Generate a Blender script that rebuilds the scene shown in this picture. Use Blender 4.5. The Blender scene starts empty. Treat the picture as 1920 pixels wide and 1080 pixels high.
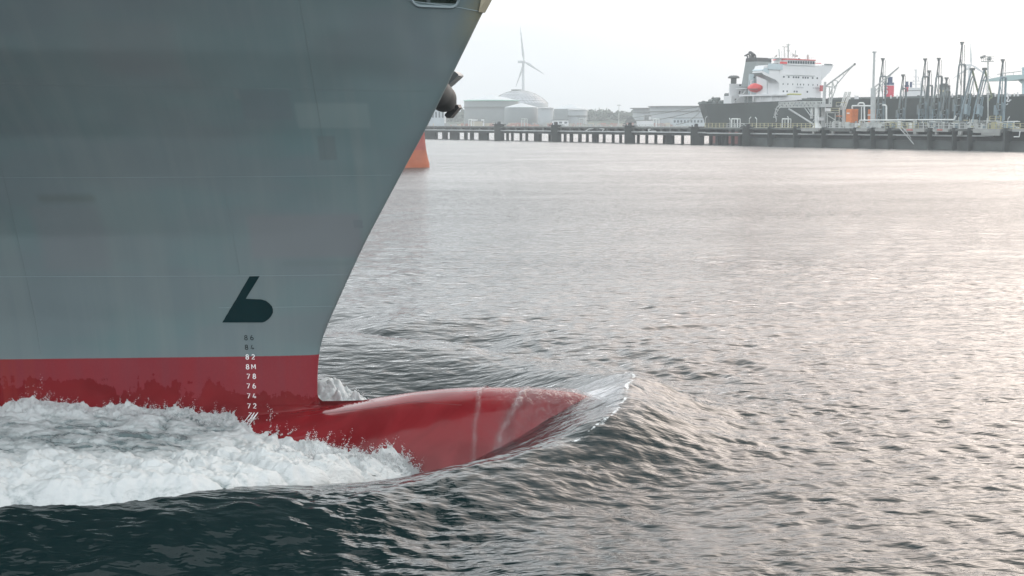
import bpy, math, random
import numpy as np
from mathutils import Vector

# ------------------------------------------------------------------ camera
SC = bpy.context.scene
COL = SC.collection
F = 2400.0                      # focal length in photograph pixels (1920 wide)
H = 6.3                         # camera height above the sea
PITCH = math.atan(312.0 / F)
cam_d = bpy.data.cameras.new('camera')
cam_d.sensor_width = 36.0
cam_d.lens = 36.0 * F / 1920.0
cam_d.clip_start = 0.5
cam_d.clip_end = 9000.0
cam = bpy.data.objects.new('camera', cam_d)
COL.objects.link(cam)
cam.location = (0, 0, H)
cam.rotation_euler = (math.pi / 2 - PITCH, 0, 0)
SC.camera = cam
SC.render.resolution_x = 1024
SC.render.resolution_y = 576
SC.view_settings.view_transform = 'Standard'
SC.view_settings.look = 'None'
SC.view_settings.exposure = 0.2
SC.view_settings.gamma = 1.0
SC.view_settings.use_curve_mapping = False
SC.cycles.volume_bounces = 2
SC.cycles.max_bounces = 10
SC.cycles.transparent_max_bounces = 12
SC.cycles.caustics_reflective = False
SC.cycles.caustics_refractive = False
SC.cycles.sample_clamp_indirect = 4.0

# ------------------------------------------------------------------ world: thin overcast, low sun to the right
SUN_AZ = math.radians(38)       # to the right of the view direction
SUN_EL = math.radians(24)
W = bpy.data.worlds.new('World')
SC.world = W
W.use_nodes = True
wt = W.node_tree
for n in list(wt.nodes):
    wt.nodes.remove(n)
def wn(t, **k):
    n = wt.nodes.new(t)
    for a, b in k.items():
        setattr(n, a, b)
    return n
wo = wn('ShaderNodeOutputWorld'); bg = wn('ShaderNodeBackground'); bg.inputs[1].default_value = 0.1
sky = wn('ShaderNodeTexSky', sky_type='NISHITA', sun_disc=False, sun_elevation=SUN_EL, sun_rotation=SUN_AZ)
sky.dust_density = 5.0
tc = wn('ShaderNodeTexCoord'); sep = wn('ShaderNodeSeparateXYZ')
wt.links.new(tc.outputs['Generated'], sep.inputs[0])
ramp = wn('ShaderNodeValToRGB')
cr = ramp.color_ramp
cr.elements[0].position = 0.0; cr.elements[0].color = (0.68, 0.72, 0.77, 1)
cr.elements[1].position = 1.0; cr.elements[1].color = (1.05, 1.14, 1.18, 1)
e = cr.elements.new(0.07); e.color = (0.86, 0.90, 0.95, 1)
e = cr.elements.new(0.15); e.color = (1.42, 1.47, 1.51, 1)
e = cr.elements.new(0.32); e.color = (2.05, 2.12, 2.17, 1)
e = cr.elements.new(0.6); e.color = (1.55, 1.64, 1.69, 1)
wt.links.new(sep.outputs[2], ramp.inputs[0])
dot = wn('ShaderNodeVectorMath', operation='DOT_PRODUCT')
wt.links.new(tc.outputs['Generated'], dot.inputs[0])
sd = (math.sin(SUN_AZ) * math.cos(SUN_EL), math.cos(SUN_AZ) * math.cos(SUN_EL), math.sin(SUN_EL))
dot.inputs[1].default_value = sd
gl = wn('ShaderNodeMapRange'); gl.inputs[1].default_value = 0.72; gl.inputs[2].default_value = 1.0
gl.interpolation_type = 'SMOOTHSTEP'
wt.links.new(dot.outputs['Value'], gl.inputs[0])
warm = wn('ShaderNodeMix', data_type='RGBA', blend_type='MULTIPLY')
wt.links.new(gl.outputs[0], warm.inputs[0]); wt.links.new(ramp.outputs[0], warm.inputs[6])
warm.inputs[7].default_value = (1.76, 1.42, 1.25, 1)
sc10 = wn('ShaderNodeVectorMath', operation='SCALE'); sc10.inputs[3].default_value = 11.0
cn = wn('ShaderNodeTexNoise'); cn.inputs['Scale'].default_value = 2.2; cn.inputs['Detail'].default_value = 5
cm = wn('ShaderNodeMapping'); cm.inputs['Scale'].default_value = (1, 1, 3.5); wt.links.new(tc.outputs['Generated'], cm.inputs[0]); wt.links.new(cm.outputs[0], cn.inputs['Vector'])
cmr = wn('ShaderNodeMapRange'); cmr.inputs[1].default_value = .3; cmr.inputs[2].default_value = .7; cmr.inputs[3].default_value = .93; cmr.inputs[4].default_value = 1.07
wt.links.new(cn.outputs['Fac'], cmr.inputs[0])
cs_ = wn('ShaderNodeVectorMath', operation='SCALE'); wt.links.new(warm.outputs[2], cs_.inputs[0]); wt.links.new(cmr.outputs[0], cs_.inputs[3])
wt.links.new(cs_.outputs[0], sc10.inputs[0])
mx = wn('ShaderNodeMix', data_type='RGBA'); mx.inputs[0].default_value = 0.94
wt.links.new(sky.outputs[0], mx.inputs[6]); wt.links.new(sc10.outputs[0], mx.inputs[7])
wt.links.new(mx.outputs[2], bg.inputs[0]); wt.links.new(bg.outputs[0], wo.inputs[0])

sl = bpy.data.lights.new('sun', 'SUN'); sl.energy = 0.7; sl.angle = math.radians(40); sl.color = (1.0, 0.9, 0.8)
so = bpy.data.objects.new('sun', sl); COL.objects.link(so)
so.location = (120, 100, 80)
so.rotation_euler = Vector(sd).to_track_quat('Z', 'Y').to_euler()

# ------------------------------------------------------------------ helpers
rnd = random.Random(7)
cp, sp_ = math.cos(PITCH), math.sin(PITCH)
def ray(px, py):
    a = (px - 960.0) / F; b = (540.0 - py) / F
    return np.array([a, cp + b * sp_, -sp_ + b * cp])
def at_z(px, py, z):
    d = ray(px, py); t = (z - H) / d[2]
    return np.array([0, 0, H]) + d * t
def at_y(px, py, Y):
    d = ray(px, py); return np.array([0, 0, H]) + d * (Y / d[1])

_perm = np.random.RandomState(3).permutation(4096)
_ang = np.random.RandomState(4).rand(4096) * 2 * np.pi
_gx, _gy = np.cos(_ang), np.sin(_ang)
def perlin(x, y, seed=0):
    x = np.asarray(x, float); y = np.asarray(y, float)
    xi = np.floor(x).astype(np.int64); yi = np.floor(y).astype(np.int64)
    xf = x - xi; yf = y - yi
    def g(ix, iy, fx, fy):
        h = _perm[(_perm[(ix + seed * 131) & 4095] + iy) & 4095]
        return _gx[h] * fx + _gy[h] * fy
    u = xf * xf * xf * (xf * (xf * 6 - 15) + 10); v = yf * yf * yf * (yf * (yf * 6 - 15) + 10)
    a = g(xi, yi, xf, yf); b = g(xi + 1, yi, xf - 1, yf)
    c = g(xi, yi + 1, xf, yf - 1); d = g(xi + 1, yi + 1, xf - 1, yf - 1)
    return (a + u * (b - a)) + v * ((c + u * (d - c)) - (a + u * (b - a)))
def fbm(x, y, o=4, seed=0, gain=0.5):
    r = 0; a = 1
    for i in range(o):
        r = r + a * perlin(x * 2 ** i, y * 2 ** i, seed + i); a *= gain
    return r
def billow(x, y, o=4, seed=0, gain=0.5):
    r = 0; a = 1
    for i in range(o):
        r = r + a * np.abs(perlin(x * 2 ** i, y * 2 ** i, seed + i)); a *= gain
    return r

def tag(o, label=None, cat=None, group=None, kind=None):
    if label: o['label'] = label
    if cat: o['category'] = cat
    if group: o['group'] = group
    if kind: o['kind'] = kind
    return o
def thing(name, label, cat, loc=(0, 0, 0), group=None):
    o = bpy.data.objects.new(name, None); COL.objects.link(o); o.location = loc
    o.empty_display_size = 0.5
    return tag(o, label, cat, group)
def clone(o, parent=None, loc=None, label=None, scale=None, rot=None):
    c = o.copy(); COL.objects.link(c)
    if parent is not None: c.parent = parent
    for ch in list(o.children):
        clone(ch, c)
    if loc is not None: c.location = loc
    if label: c['label'] = label
    if scale is not None: c.scale = scale
    if rot is not None: c.rotation_euler = rot
    return c

def mesh_np(name, V, Fq, mat, parent=None, smooth=False, attrs=None):
    me = bpy.data.meshes.new(name)
    V = np.asarray(V, np.float32); Fq = np.asarray(Fq, np.int32)
    me.vertices.add(len(V)); me.vertices.foreach_set('co', V.ravel())
    k = Fq.shape[1]
    me.loops.add(Fq.size); me.loops.foreach_set('vertex_index', Fq.ravel())
    me.polygons.add(len(Fq))
    me.polygons.foreach_set('loop_start', np.arange(0, Fq.size, k, dtype=np.int32))
    me.polygons.foreach_set('loop_total', np.full(len(Fq), k, np.int32))
    if smooth: me.polygons.foreach_set('use_smooth', np.ones(len(Fq), bool))
    me.update(calc_edges=True)
    if attrs:
        for an, av in attrs.items():
            a = me.attributes.new(an, 'FLOAT', 'POINT'); a.data.foreach_set('value', np.asarray(av, np.float32))
    if mat: me.materials.append(mat)
    o = bpy.data.objects.new(name, me); COL.objects.link(o)
    if parent is not None: o.parent = parent
    return o
def grid_faces(nr, nc, flip=False):
    i = np.arange(nr - 1)[:, None] * nc + np.arange(nc - 1)[None, :]
    i = i.ravel()
    f = np.stack([i, i + 1, i + nc + 1, i + nc], 1)
    return f[:, ::-1] if flip else f

class MB:
    """collects shapes, then links them as one mesh object"""
    def __init__(s, org=(0, 0, 0), ex=(1, 0, 0), ey=(0, 1, 0)):
        s.v = []; s.f = []; s.org = np.array(org, float)
        s.ex = np.array(ex, float); s.ey = np.array(ey, float); s.ez = np.array((0, 0, 1.0))
    def w(s, p):
        return s.org + s.ex * p[0] + s.ey * p[1] + s.ez * p[2]
    def poly(s, pts, raw=False):
        b = len(s.v)
        s.v += [np.array(p, float) if raw else s.w(p) for p in pts]
        s.f.append(tuple(range(b, b + len(pts))))
    def box(s, a, b):
        x0, x1 = sorted((a[0], b[0])); y0, y1 = sorted((a[1], b[1])); z0, z1 = sorted((a[2], b[2]))
        k = len(s.v)
        s.v += [s.w(p) for p in ((x0, y0, z0), (x1, y0, z0), (x1, y1, z0), (x0, y1, z0), (x0, y0, z1), (x1, y0, z1), (x1, y1, z1), (x0, y1, z1))]
        s.f += [tuple(k + i for i in q) for q in ((0, 3, 2, 1), (4, 5, 6, 7), (0, 1, 5, 4), (1, 2, 6, 5), (2, 3, 7, 6), (3, 0, 4, 7))]
        return s
    def hexa(s, bot, top):
        k = len(s.v); n = len(bot)
        s.v += [s.w(p) for p in bot] + [s.w(p) for p in top]
        s.f.append(tuple(k + i for i in reversed(range(n)))); s.f.append(tuple(k + n + i for i in range(n)))
        for i in range(n):
            j = (i + 1) % n
            s.f.append((k + i, k + j, k + n + j, k + n + i))
        return s
    def tube(s, p0, p1, r0, r1=None, n=6, cap=True, raw=False):
        r1 = r0 if r1 is None else r1
        a = np.array(p0, float) if raw else s.w(p0); b = np.array(p1, float) if raw else s.w(p1)
        d = b - a; L = np.linalg.norm(d)
        if L < 1e-6: return s
        d = d / L
        u = np.cross(d, (0, 0, 1) if abs(d[2]) < 0.9 else (1, 0, 0)); u /= np.linalg.norm(u); v = np.cross(d, u)
        k = len(s.v)
        for c, r in ((a, r0), (b, r1)):
            for i in range(n):
                t = 2 * math.pi * (i + .5) / n
                s.v.append(c + (u * math.cos(t) + v * math.sin(t)) * r)
        for i in range(n):
            j = (i + 1) % n
            s.f.append((k + i, k + n + i, k + n + j, k + j))
        if cap:
            s.f.append(tuple(k + i for i in range(n))); s.f.append(tuple(k + n + i for i in reversed(range(n))))
        return s
    def path(s, pts, r, n=6, raw=False):
        for a, b in zip(pts[:-1], pts[1:]): s.tube(a, b, r, n=n, raw=raw)
        return s
    def lathe(s, c, prof, n=24, axis='z'):
        k = len(s.v); m = len(prof)
        for (r, z) in prof:
            for i in range(n):
                t = 2 * math.pi * i / n
                s.v.append(s.w((c[0] + r * math.cos(t), c[1] + r * math.sin(t), c[2] + z)))
        for j in range(m - 1):
            for i in range(n):
                i2 = (i + 1) % n
                s.f.append((k + j * n + i, k + j * n + i2, k + (j + 1) * n + i2, k + (j + 1) * n + i))
        s.f.append(tuple(k + (m - 1) * n + i for i in range(n)))
        return s
    def build_each(s, name, mat, parent=None):
        """every separate piece becomes a part of its own"""
        par = list(range(len(s.v)))
        def find(i):
            while par[i] != i: par[i] = par[par[i]]; i = par[i]
            return i
        for f in s.f:
            for i in f[1:]: par[find(i)] = find(f[0])
        groups = {}
        for f in s.f: groups.setdefault(find(f[0]), []).append(f)
        for fs in groups.values():
            ids = sorted({i for f in fs for i in f}); m = {a: b for b, a in enumerate(ids)}
            q = MB(); q.v = [s.v[i] for i in ids]; q.f = [tuple(m[i] for i in f) for f in fs]; q.build(name, mat, parent)
    def build(s, name, mat, parent=None, smooth=False):
        me = bpy.data.meshes.new(name)
        off = np.array(parent_loc(parent)) if parent is not None else np.zeros(3)
        me.from_pydata([tuple(p - off) for p in s.v], [], s.f)
        if smooth:
            me.polygons.foreach_set('use_smooth', np.ones(len(me.polygons), bool))
        me.materials.append(mat); me.update()
        o = bpy.data.objects.new(name, me); COL.objects.link(o)
        if parent is not None: o.parent = parent
        return o
def parent_loc(p):
    r = Vector((0, 0, 0))
    while p is not None:
        r = r + p.location; p = p.parent
    return tuple(r)

# ------------------------------------------------------------------ materials
def mat(name, col, rough=0.7, metal=0.0, var=0.12, scale=0.8, bump=0.0, spec=0.5):
    m = bpy.data.materials.new(name); m.use_nodes = True
    t = m.node_tree; b = t.nodes['Principled BSDF']
    b.inputs['Roughness'].default_value = rough; b.inputs['Metallic'].default_value = metal
    b.inputs['Specular IOR Level'].default_value = spec
    g = t.nodes.new('ShaderNodeNewGeometry'); n = t.nodes.new('ShaderNodeTexNoise')
    n.inputs['Scale'].default_value = scale; n.inputs['Detail'].default_value = 5
    t.links.new(g.outputs['Position'], n.inputs['Vector'])
    mr = t.nodes.new('ShaderNodeMapRange'); mr.inputs[1].default_value = .25; mr.inputs[2].default_value = .75
    mr.inputs[3].default_value = 1 - var; mr.inputs[4].default_value = 1 + var
    t.links.new(n.outputs['Fac'], mr.inputs[0])
    vm = t.nodes.new('ShaderNodeVectorMath'); vm.operation = 'SCALE'; vm.inputs[0].default_value = col[:3]
    t.links.new(mr.outputs[0], vm.inputs[3]); t.links.new(vm.outputs[0], b.inputs['Base Color'])
    if bump:
        bp = t.nodes.new('ShaderNodeBump'); bp.inputs['Strength'].default_value = bump
        t.links.new(n.outputs['Fac'], bp.inputs['Height']); t.links.new(bp.outputs[0], b.inputs['Normal'])
    return m

class NT:
    def __init__(s, m): s.t = m.node_tree
    def n(s, ty, ins=None, **k):
        x = s.t.nodes.new(ty)
        for a, b in k.items(): setattr(x, a, b)
        if ins:
            for a, b in ins.items():
                if hasattr(b, 'is_output') or isinstance(b, bpy.types.NodeSocket): s.t.links.new(b, x.inputs[a])
                else: x.inputs[a].default_value = b
        return x
    def math(s, op, a, b=0.0, clamp=False):
        return s.n('ShaderNodeMath', {0: a, 1: b}, operation=op, use_clamp=clamp).outputs[0]
    def mix(s, f, a, b, bt='MIX'):
        return s.n('ShaderNodeMix', {0: f, 6: a, 7: b}, data_type='RGBA', blend_type=bt).outputs[2]
    def rng(s, v, a, b, c=0.0, d=1.0, sm=False):
        return s.n('ShaderNodeMapRange', {0: v, 1: a, 2: b, 3: c, 4: d}, interpolation_type='SMOOTHSTEP' if sm else 'LINEAR').outputs[0]
# ------------------------------------------------------------------ ship frame
TH = math.radians(10)
S0 = np.array([-4.08, 27.0, 0.0])
D = np.array([math.cos(TH), -math.sin(TH), 0.0])       # towards the bow
N = np.array([-math.sin(TH), -math.cos(TH), 0.0])      # towards the camera side
def s2w(s, n, z):
    s = np.asarray(s, float); n = np.asarray(n, float); z = np.asarray(z, float)
    return np.stack([S0[0] + s * D[0] + n * N[0], S0[1] + s * D[1] + n * N[1], z + 0 * s], -1)
def px2s(px, py, n=0.0):
    """point of the picture on the vertical plane n of the ship -> (s, z)"""
    d = ray(px, py); o = np.array([0, 0, H])
    t = ((S0 - o).dot(N) + n) / d.dot(N)
    p = o + d * t
    return (p - S0).dot(D), p[2]

stem_px = [(930, -22), (918, 0), (904, 26), (876, 83), (848, 140), (800, 238), (760, 312), (720, 387), (690, 444), (660, 507), (635, 562), (612, 615), (602, 645), (597.5, 672), (595.5, 700), (595, 736)]
stem = [px2s(*p) for p in stem_px]
stem_z = np.array([p[1] for p in stem][::-1]); stem_s = np.array([p[0] for p in stem][::-1])
def smooth_interp(x, xs, ys):
    xs = np.asarray(xs); ys = np.asarray(ys)
    d = np.diff(ys) / np.diff(xs); m = np.empty_like(ys)
    m[1:-1] = (d[1:] + d[:-1]) / 2; m[0] = d[0]; m[-1] = d[-1]
    x = np.asarray(x, float); i = np.clip(np.searchsorted(xs, x) - 1, 0, len(xs) - 2)
    h = xs[i + 1] - xs[i]; t = (x - xs[i]) / h; tc = np.clip(t, 0, 1)
    r = (2 * tc**3 - 3 * tc**2 + 1) * ys[i] + (tc**3 - 2 * tc**2 + tc) * h * m[i] + (-2 * tc**3 + 3 * tc**2) * ys[i + 1] + (tc**3 - tc**2) * h * m[i + 1]
    return r + np.where(t < 0, (x - xs[0]) * m[0], 0) + np.where(t > 1, (x - xs[-1]) * m[-1], 0)
def stem_at(z):
    return np.where(np.asarray(z) < stem_z[0], stem_s[0], smooth_interp(z, stem_z, stem_s))
top_px = [(595, 764), (625, 761), (655, 756), (720, 745), (800, 734), (880, 728), (960, 728), (1040, 732), (1095, 741), (1140, 760), (1170, 800)]
top = [px2s(*p) for p in top_px]
top_s = np.array([p[0] for p in top]); top_z = np.array([p[1] for p in top])
TIP = top_s[-1] + 0.03
def bulb_top(s): return smooth_interp(s, top_s, top_z)
def bulb_bot(s): return np.interp(s, [-10, 0, 3, 5, TIP], [-4.5, -4.3, -3.8, -2.8, -0.9])
def bulb_w(s):
    t = np.clip((TIP - np.asarray(s, float)) / 6.2, 0, 1.0)
    return 1.75 * (1 - (1 - t) ** 2.3) ** 0.52 + 0.30 * np.clip(-np.asarray(s, float) + 0.5, 0, 20)**0.9 * 0.25
KN_Z = px2s(905, 22)[1]                                  # knuckle where the bulwark starts
def flare(z):
    return np.interp(z, [-4, 0, 2.2, 4.0, 6.0, 7.6, 9.5, 12], [.20, .235, .25, .30, .44, .62, .74, .80])
def b_hull(s, z):
    u = np.maximum(stem_at(z) - s, 0)
    r = np.interp(z, [0, 3, 9], [0.05, 0.06, 0.10])
    f = flare(z)
    c = u * f / (1 + 0.012 * u * f)
    return np.sqrt(c * c + 2 * r * u)
def b_bulb(s, z):
    zt = bulb_top(np.maximum(s, 0)) - 0.10 * np.clip(-s, 0, 2); zb = bulb_bot(s)
    zc = (zt + zb) / 2; hh = (zt - zb) / 2
    q = (z - zc) / hh
    inside = np.sqrt(np.maximum(1 - np.abs(q) ** 1.9, 0))
    bh = b_hull(s, z)
    tail = 0.22 * np.exp(-np.maximum(z - zt, 0) / 0.30) * bh / (bh + 0.35)
    tail = np.where(z > zt, tail, 0.22 * bh / (bh + 0.35))
    fade = np.clip((z - zt + 3) / 3, 0, 1)
    return bulb_w(s) * np.maximum(inside, 0) + tail * bulb_w(s) * fade
def b_all(s, z):
    a = b_hull(s, z); b = b_bulb(s, z)
    return (a ** 3 + b ** 3) ** (1 / 3)

# profile: stem down, fillet, bulb top, tip, bulb underside
zs = np.linspace(12.6, stem_z[0], 150)
prof = [(float(stem_at(z)), z) for z in zs]
fx, fz = stem_s[0], stem_z[0]; gx, gz = float(px2s(640, 750)[0]), float(bulb_top(px2s(640, 750)[0]))
for t in np.linspace(0, 1, 9)[1:-1]:                      # small fillet
    prof.append(((1 - t)**2 * fx + 2 * t * (1 - t) * fx + t * t * gx, (1 - t)**2 * fz + 2 * t * (1 - t) * (gz - 0.015) + t * t * gz))
for s in gx + (TIP - 0.02 - gx) * (1 - (1 - np.linspace(0, 1, 110)) ** 1.5):
    prof.append((float(s), float(bulb_top(s))))
for s in np.linspace(TIP - .02, 0, 50)[1:]:
    prof.append((float(s), float(bulb_bot(s))))
prof = np.array(prof)
aft = -16.0
nP = len(prof); nj = 140
i0 = 150
qz = prof[:, 1].copy()
qz[i0:] = np.linspace(prof[i0 - 1, 1], -4.6, nP - i0)
g = (np.linspace(0, 1, nj)) ** 2.2
PS = prof[:, 0][:, None] + (aft - prof[:, 0][:, None]) * g[None, :]
ez = np.interp(np.arange(nP), [0, i0, i0 + 25, nP], [.8, .8, .42, .42])
PZ = prof[:, 1][:, None] + (qz[:, None] - prof[:, 1][:, None]) * (g[None, :] ** ez[:, None])
B = b_all(PS, PZ); B[:, 0] = 0.0
B[i0 + 8:, :] = B[i0 + 8:, :]
# bulwark kinks in a little at the knuckle
ship = thing('container_ship', 'huge grey ship bow with red underwater paint and bulbous nose cutting through the water', 'ship', tuple(S0))
RED_Z = px2s(597, 664)[1]

# painted steel material -----------------------------------------------------
def hull_material():
    m = bpy.data.materials.new('hull_paint'); m.use_nodes = True
    q = NT(m); b = m.node_tree.nodes['Principled BSDF']
    tc = q.n('ShaderNodeTexCoord').outputs['Object']
    mp = q.n('ShaderNodeMapping', {0: tc, 3: (0, 0, 0)}); mp.inputs['Rotation'].default_value = (0, 0, TH); mp.inputs['Scale'].default_value = (1, 1, 1)
    v = mp.outputs[0]
    s = q.n('ShaderNodeSeparateXYZ', {0: v}); X, Z = s.outputs[0], s.outputs[2]
    big = q.n('ShaderNodeTexNoise', {'Vector': v, 'Scale': 0.25, 'Detail': 4.0}).outputs['Fac']
    # vertical streaks
    st = q.n('ShaderNodeMapping', {0: v}); st.inputs['Scale'].default_value = (3.0, 0.3, 0.10)
    strk = q.n('ShaderNodeTexNoise', {'Vector': st.outputs[0], 'Scale': 1.0, 'Detail': 6.0, 'Roughness': .6}).outputs['Fac']
    fine = q.n('ShaderNodeTexNoise', {'Vector': v, 'Scale': 26.0, 'Detail': 4.0}).outputs['Fac']
    hz = q.n('ShaderNodeMapping', {0: v}); hz.inputs['Scale'].default_value = (.35, .3, 1.1)
    blk = q.n('ShaderNodeTexNoise', {'Vector': hz.outputs[0], 'Scale': 1.0, 'Detail': 2.0}).outputs['Fac']
    g0 = q.mix(q.rng(big, .3, .7), (.185, .265, .295, 1), (.235, .285, .315, 1))
    g0 = q.mix(q.rng(blk, .45, .60, 0, .5), g0, (.225, .250, .290, 1))
    g0 = q.mix(q.rng(strk, .45, .75, 0, .55), g0, (.27, .31, .33, 1))
    # repainted patches (x0,x1,z0,z1)
    def patch(col, P, fac, soft=.03):
        a = px2s(P[0], P[1], .8); c = px2s(P[2], P[3], .8)
        x0, x1, z1, z0 = a[0], c[0], a[1], c[1]
        wob = q.rng(fine, 0, 1, -.03, .03)
        xx = q.math('ADD', X, q.math('MULTIPLY', Z, P[4] if len(P) > 4 else 0)); xx = q.math('ADD', xx, wob)
        k1 = q.rng(xx, x0 - soft, x0 + soft); k2 = q.rng(xx, x1 - soft, x1 + soft, 1, 0)
        zz = q.math('ADD', Z, wob); k3 = q.rng(zz, z0 - soft, z0 + soft); k4 = q.rng(zz, z1 - soft, z1 + soft, 1, 0)
        f = q.math('MULTIPLY', q.math('MULTIPLY', k1, k2), q.math('MULTIPLY', k3, k4))
        return q.mix(q.math('MULTIPLY', f, fac), g, col)
    g = g0
    g = patch((.245, .265, .30, 1), (470, 402, 660, 488), 1.0, .05)
    g = patch((.33, .39, .41, 1), (572, 194, 690, 240), .34, .03)
    g = patch((.20, .23, .27, 1), (490, 172, 568, 224), .5, .04)
    g = patch((.17, .19, .20, 1), (150, 357, 235, 373), .6, .06)
    g = patch((.19, .22, .26, 1), (648, 416, 664, 432), .6, .01)
    g = patch((.24, .255, .29, 1), (130, 375, 240, 500), .6, .10)
    g = patch((.19, .215, .24, 1), (600, 255, 630, 300), .6, .02)
    g = patch((.20, .245, .27, 1), (520, 492, 640, 505), .5, .03)
    g = patch((.27, .30, .32, 1), (484, 170, 492, 188), .5, .02)
    g = patch((.26, .27, .30, 1), (300, 60, 420, 150), .35, .10)
    g = patch((.19, .24, .26, 1), (610, 60, 760, 140), .35, .12)
    g = q.n('ShaderNodeVectorMath', {0: g, 3: .66}, operation='SCALE').outputs[0]
    g = q.mix(1.0, g, (.95, 1.0, .94, 1), 'MULTIPLY')
    # stained stem edge near the top: rusty yellow
    stn = q.math('MULTIPLY', q.rng(Z, 7.6, 8.5), q.rng(q.math('SUBTRACT', X, q.math('MULTIPLY', Z, .50)), float(stem_at(8.5)) - 4.25 - .42, float(stem_at(8.5)) - 4.25 - .08))
    g = q.mix(q.math('MULTIPLY', stn, q.rng(fine, .3, .7, .3, .7)), g, (.24, .20, .09, 1))
    # antifouling red, wet below a ragged splash line
    r0 = q.mix(q.rng(strk, .35, .7), (.205, .015, .023, 1), (.18, .022, .033, 1))
    r0 = q.mix(q.rng(fine, .4, .8, 0, .25), r0, (.25, .04, .047, 1))
    sn = q.n('ShaderNodeTexNoise', {'Vector': v, 'Scale': 1.6, 'Detail': 9.0, 'Roughness': .62}).outputs['Fac']
    sn2 = q.n('ShaderNodeTexNoise', {'Vector': v, 'Scale': .28, 'Detail': 2.0}).outputs['Fac']
    zz = q.math('ADD', Z, q.math('MULTIPLY', q.rng(sn, 0, 1, -.75, .75), q.rng(X, -.6, .6, 1, .12))); zz = q.math('ADD', zz, q.math('MULTIPLY', q.rng(sn2, 0, 1, -.25, .25), q.rng(X, -.6, .6, 1, .2)))
    lim = q.math('ADD', q.rng(X, -7, 0.2, .98, .38), q.rng(X, .9, 2.6, 0, .75))
    drip = q.n('ShaderNodeTexNoise', {'Vector': q.n('ShaderNodeMapping', {0: v, 3: (7, 1, .9)}).outputs[0], 'Scale': 1.0, 'Detail': 3.0}).outputs['Fac']
    wet = q.rng(q.math('ADD', q.math('SUBTRACT', zz, lim), q.math('MULTIPLY', q.rng(drip, .35, .75, -.10, .16), q.rng(X, -.6, .4, 1, .1))), -.03, .06, 1, 0)
    tong = q.n('ShaderNodeTexNoise', {'Vector': v, 'Scale': .9, 'Detail': 3.0, 'Distortion': 1.5}).outputs['Fac']
    wetc = q.mix(q.rng(tong, .40, .62), (.145, .004, .007, 1), (.185, .009, .013, 1))
    r1 = q.mix(wet, r0, wetc)
    # brownish run marks at far left
    rm = q.math('MULTIPLY', q.rng(X, -6.6, -4.6, .8, 0), q.rng(strk, .52, .62))
    r1 = q.mix(rm, r1, (.22, .022, .020, 1))
    isred = q.rng(q.math('ADD', Z, q.rng(fine, 0, 1, -.006, .006)), RED_Z - .004, RED_Z + .004, 1, 0)
    # pale salt band on top of the nose
    col = q.mix(isred, g, r1)
    q.t.links.new(col, b.inputs['Base Color'])
    wr = q.math('MULTIPLY', isred, wet)
    ro = q.n('ShaderNodeMix', {0: wr, 2: .42, 3: .12}).outputs[0]
    q.t.links.new(ro, b.inputs['Roughness'])
    b.inputs['Specular IOR Level'].default_value = .32
    dent = q.n('ShaderNodeTexNoise', {'Vector': v, 'Scale': .9, 'Detail': 1.0}).outputs['Fac']
    frm = q.n('ShaderNodeTexWave', {'Vector': v, 'Scale': .42, 'Distortion': .6, 'Detail': 1.0}).outputs['Fac']
    hsum = q.math('ADD', q.math('ADD', q.math('MULTIPLY', dent, .10), q.math('MULTIPLY', frm, .006)), q.math('MULTIPLY', fine, .0012))
    bp = q.n('ShaderNodeBump', {'Height': hsum, 'Strength': .55, 'Distance': 1.0})
    q.t.links.new(bp.outputs[0], b.inputs['Normal'])
    return m
M_hull = hull_material()

# cut for the mooring opening in the bulwark (starboard and port)
o0 = px2s(770, -6, 4.0); 
def in_port(s, z, c=None):
    return (s > PO[0]) & (s < PO[1]) & (z > PO[2]) & (z < PO[3])
def hull_hit(px, py, extra=0.0):
    """first hit of the picture ray with the near side of the hull -> (s, z)"""
    d = ray(px, py); o = np.array([0, 0, H])
    ts = np.linspace(14, 34, 4001)
    P = o[None, :] + d[None, :] * ts[:, None]
    s = (P - S0).dot(D); n = (P - S0).dot(N); z = P[:, 2]
    ok = np.where(z < stem_z[0], s < TIP, s < stem_at(z))
    f = np.where(ok, n - b_all(s, z), 1.0)
    k = np.argmax(f < 0)
    return float(s[k]), float(z[k])
a1 = hull_hit(775, 3); a2 = hull_hit(856, 11)
PO = (a1[0], a2[0], a2[1] + 0.01, a2[1] + 0.62)
def surf(s, z, off=0.0):
    s = np.asarray(s, float); z = np.asarray(z, float)
    b = b_all(s, z); e = 1e-3
    ds = (b_all(s - e, z) - b) / -e; dz = (b_all(s, z + e) - b) / e
    nv = np.stack([-ds, np.ones_like(b), -dz], -1); nv /= np.linalg.norm(nv, axis=-1, keepdims=True)
    ss, nn, zz = s + nv[..., 0] * off, b + nv[..., 1] * off, z + nv[..., 2] * off
    return s2w(ss, nn, zz)

Vn = s2w(PS, B, PZ).reshape(-1, 3) - S0
Vp = s2w(PS, -B, PZ).reshape(-1, 3) - S0
Fn = grid_faces(nP, nj)
cs = PS.ravel()[Fn].mean(1); cz = PZ.ravel()[Fn].mean(1)
keep = ~((cs > PO[0]) & (cs < PO[1]) & (cz > PO[2]) & (cz < PO[3]))
Fk = Fn[keep]
hull = mesh_np('hull', np.concatenate([Vn, Vp]), np.concatenate([Fk, (Fn + len(Vn))[:, ::-1]]), M_hull, ship, smooth=True)

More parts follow.
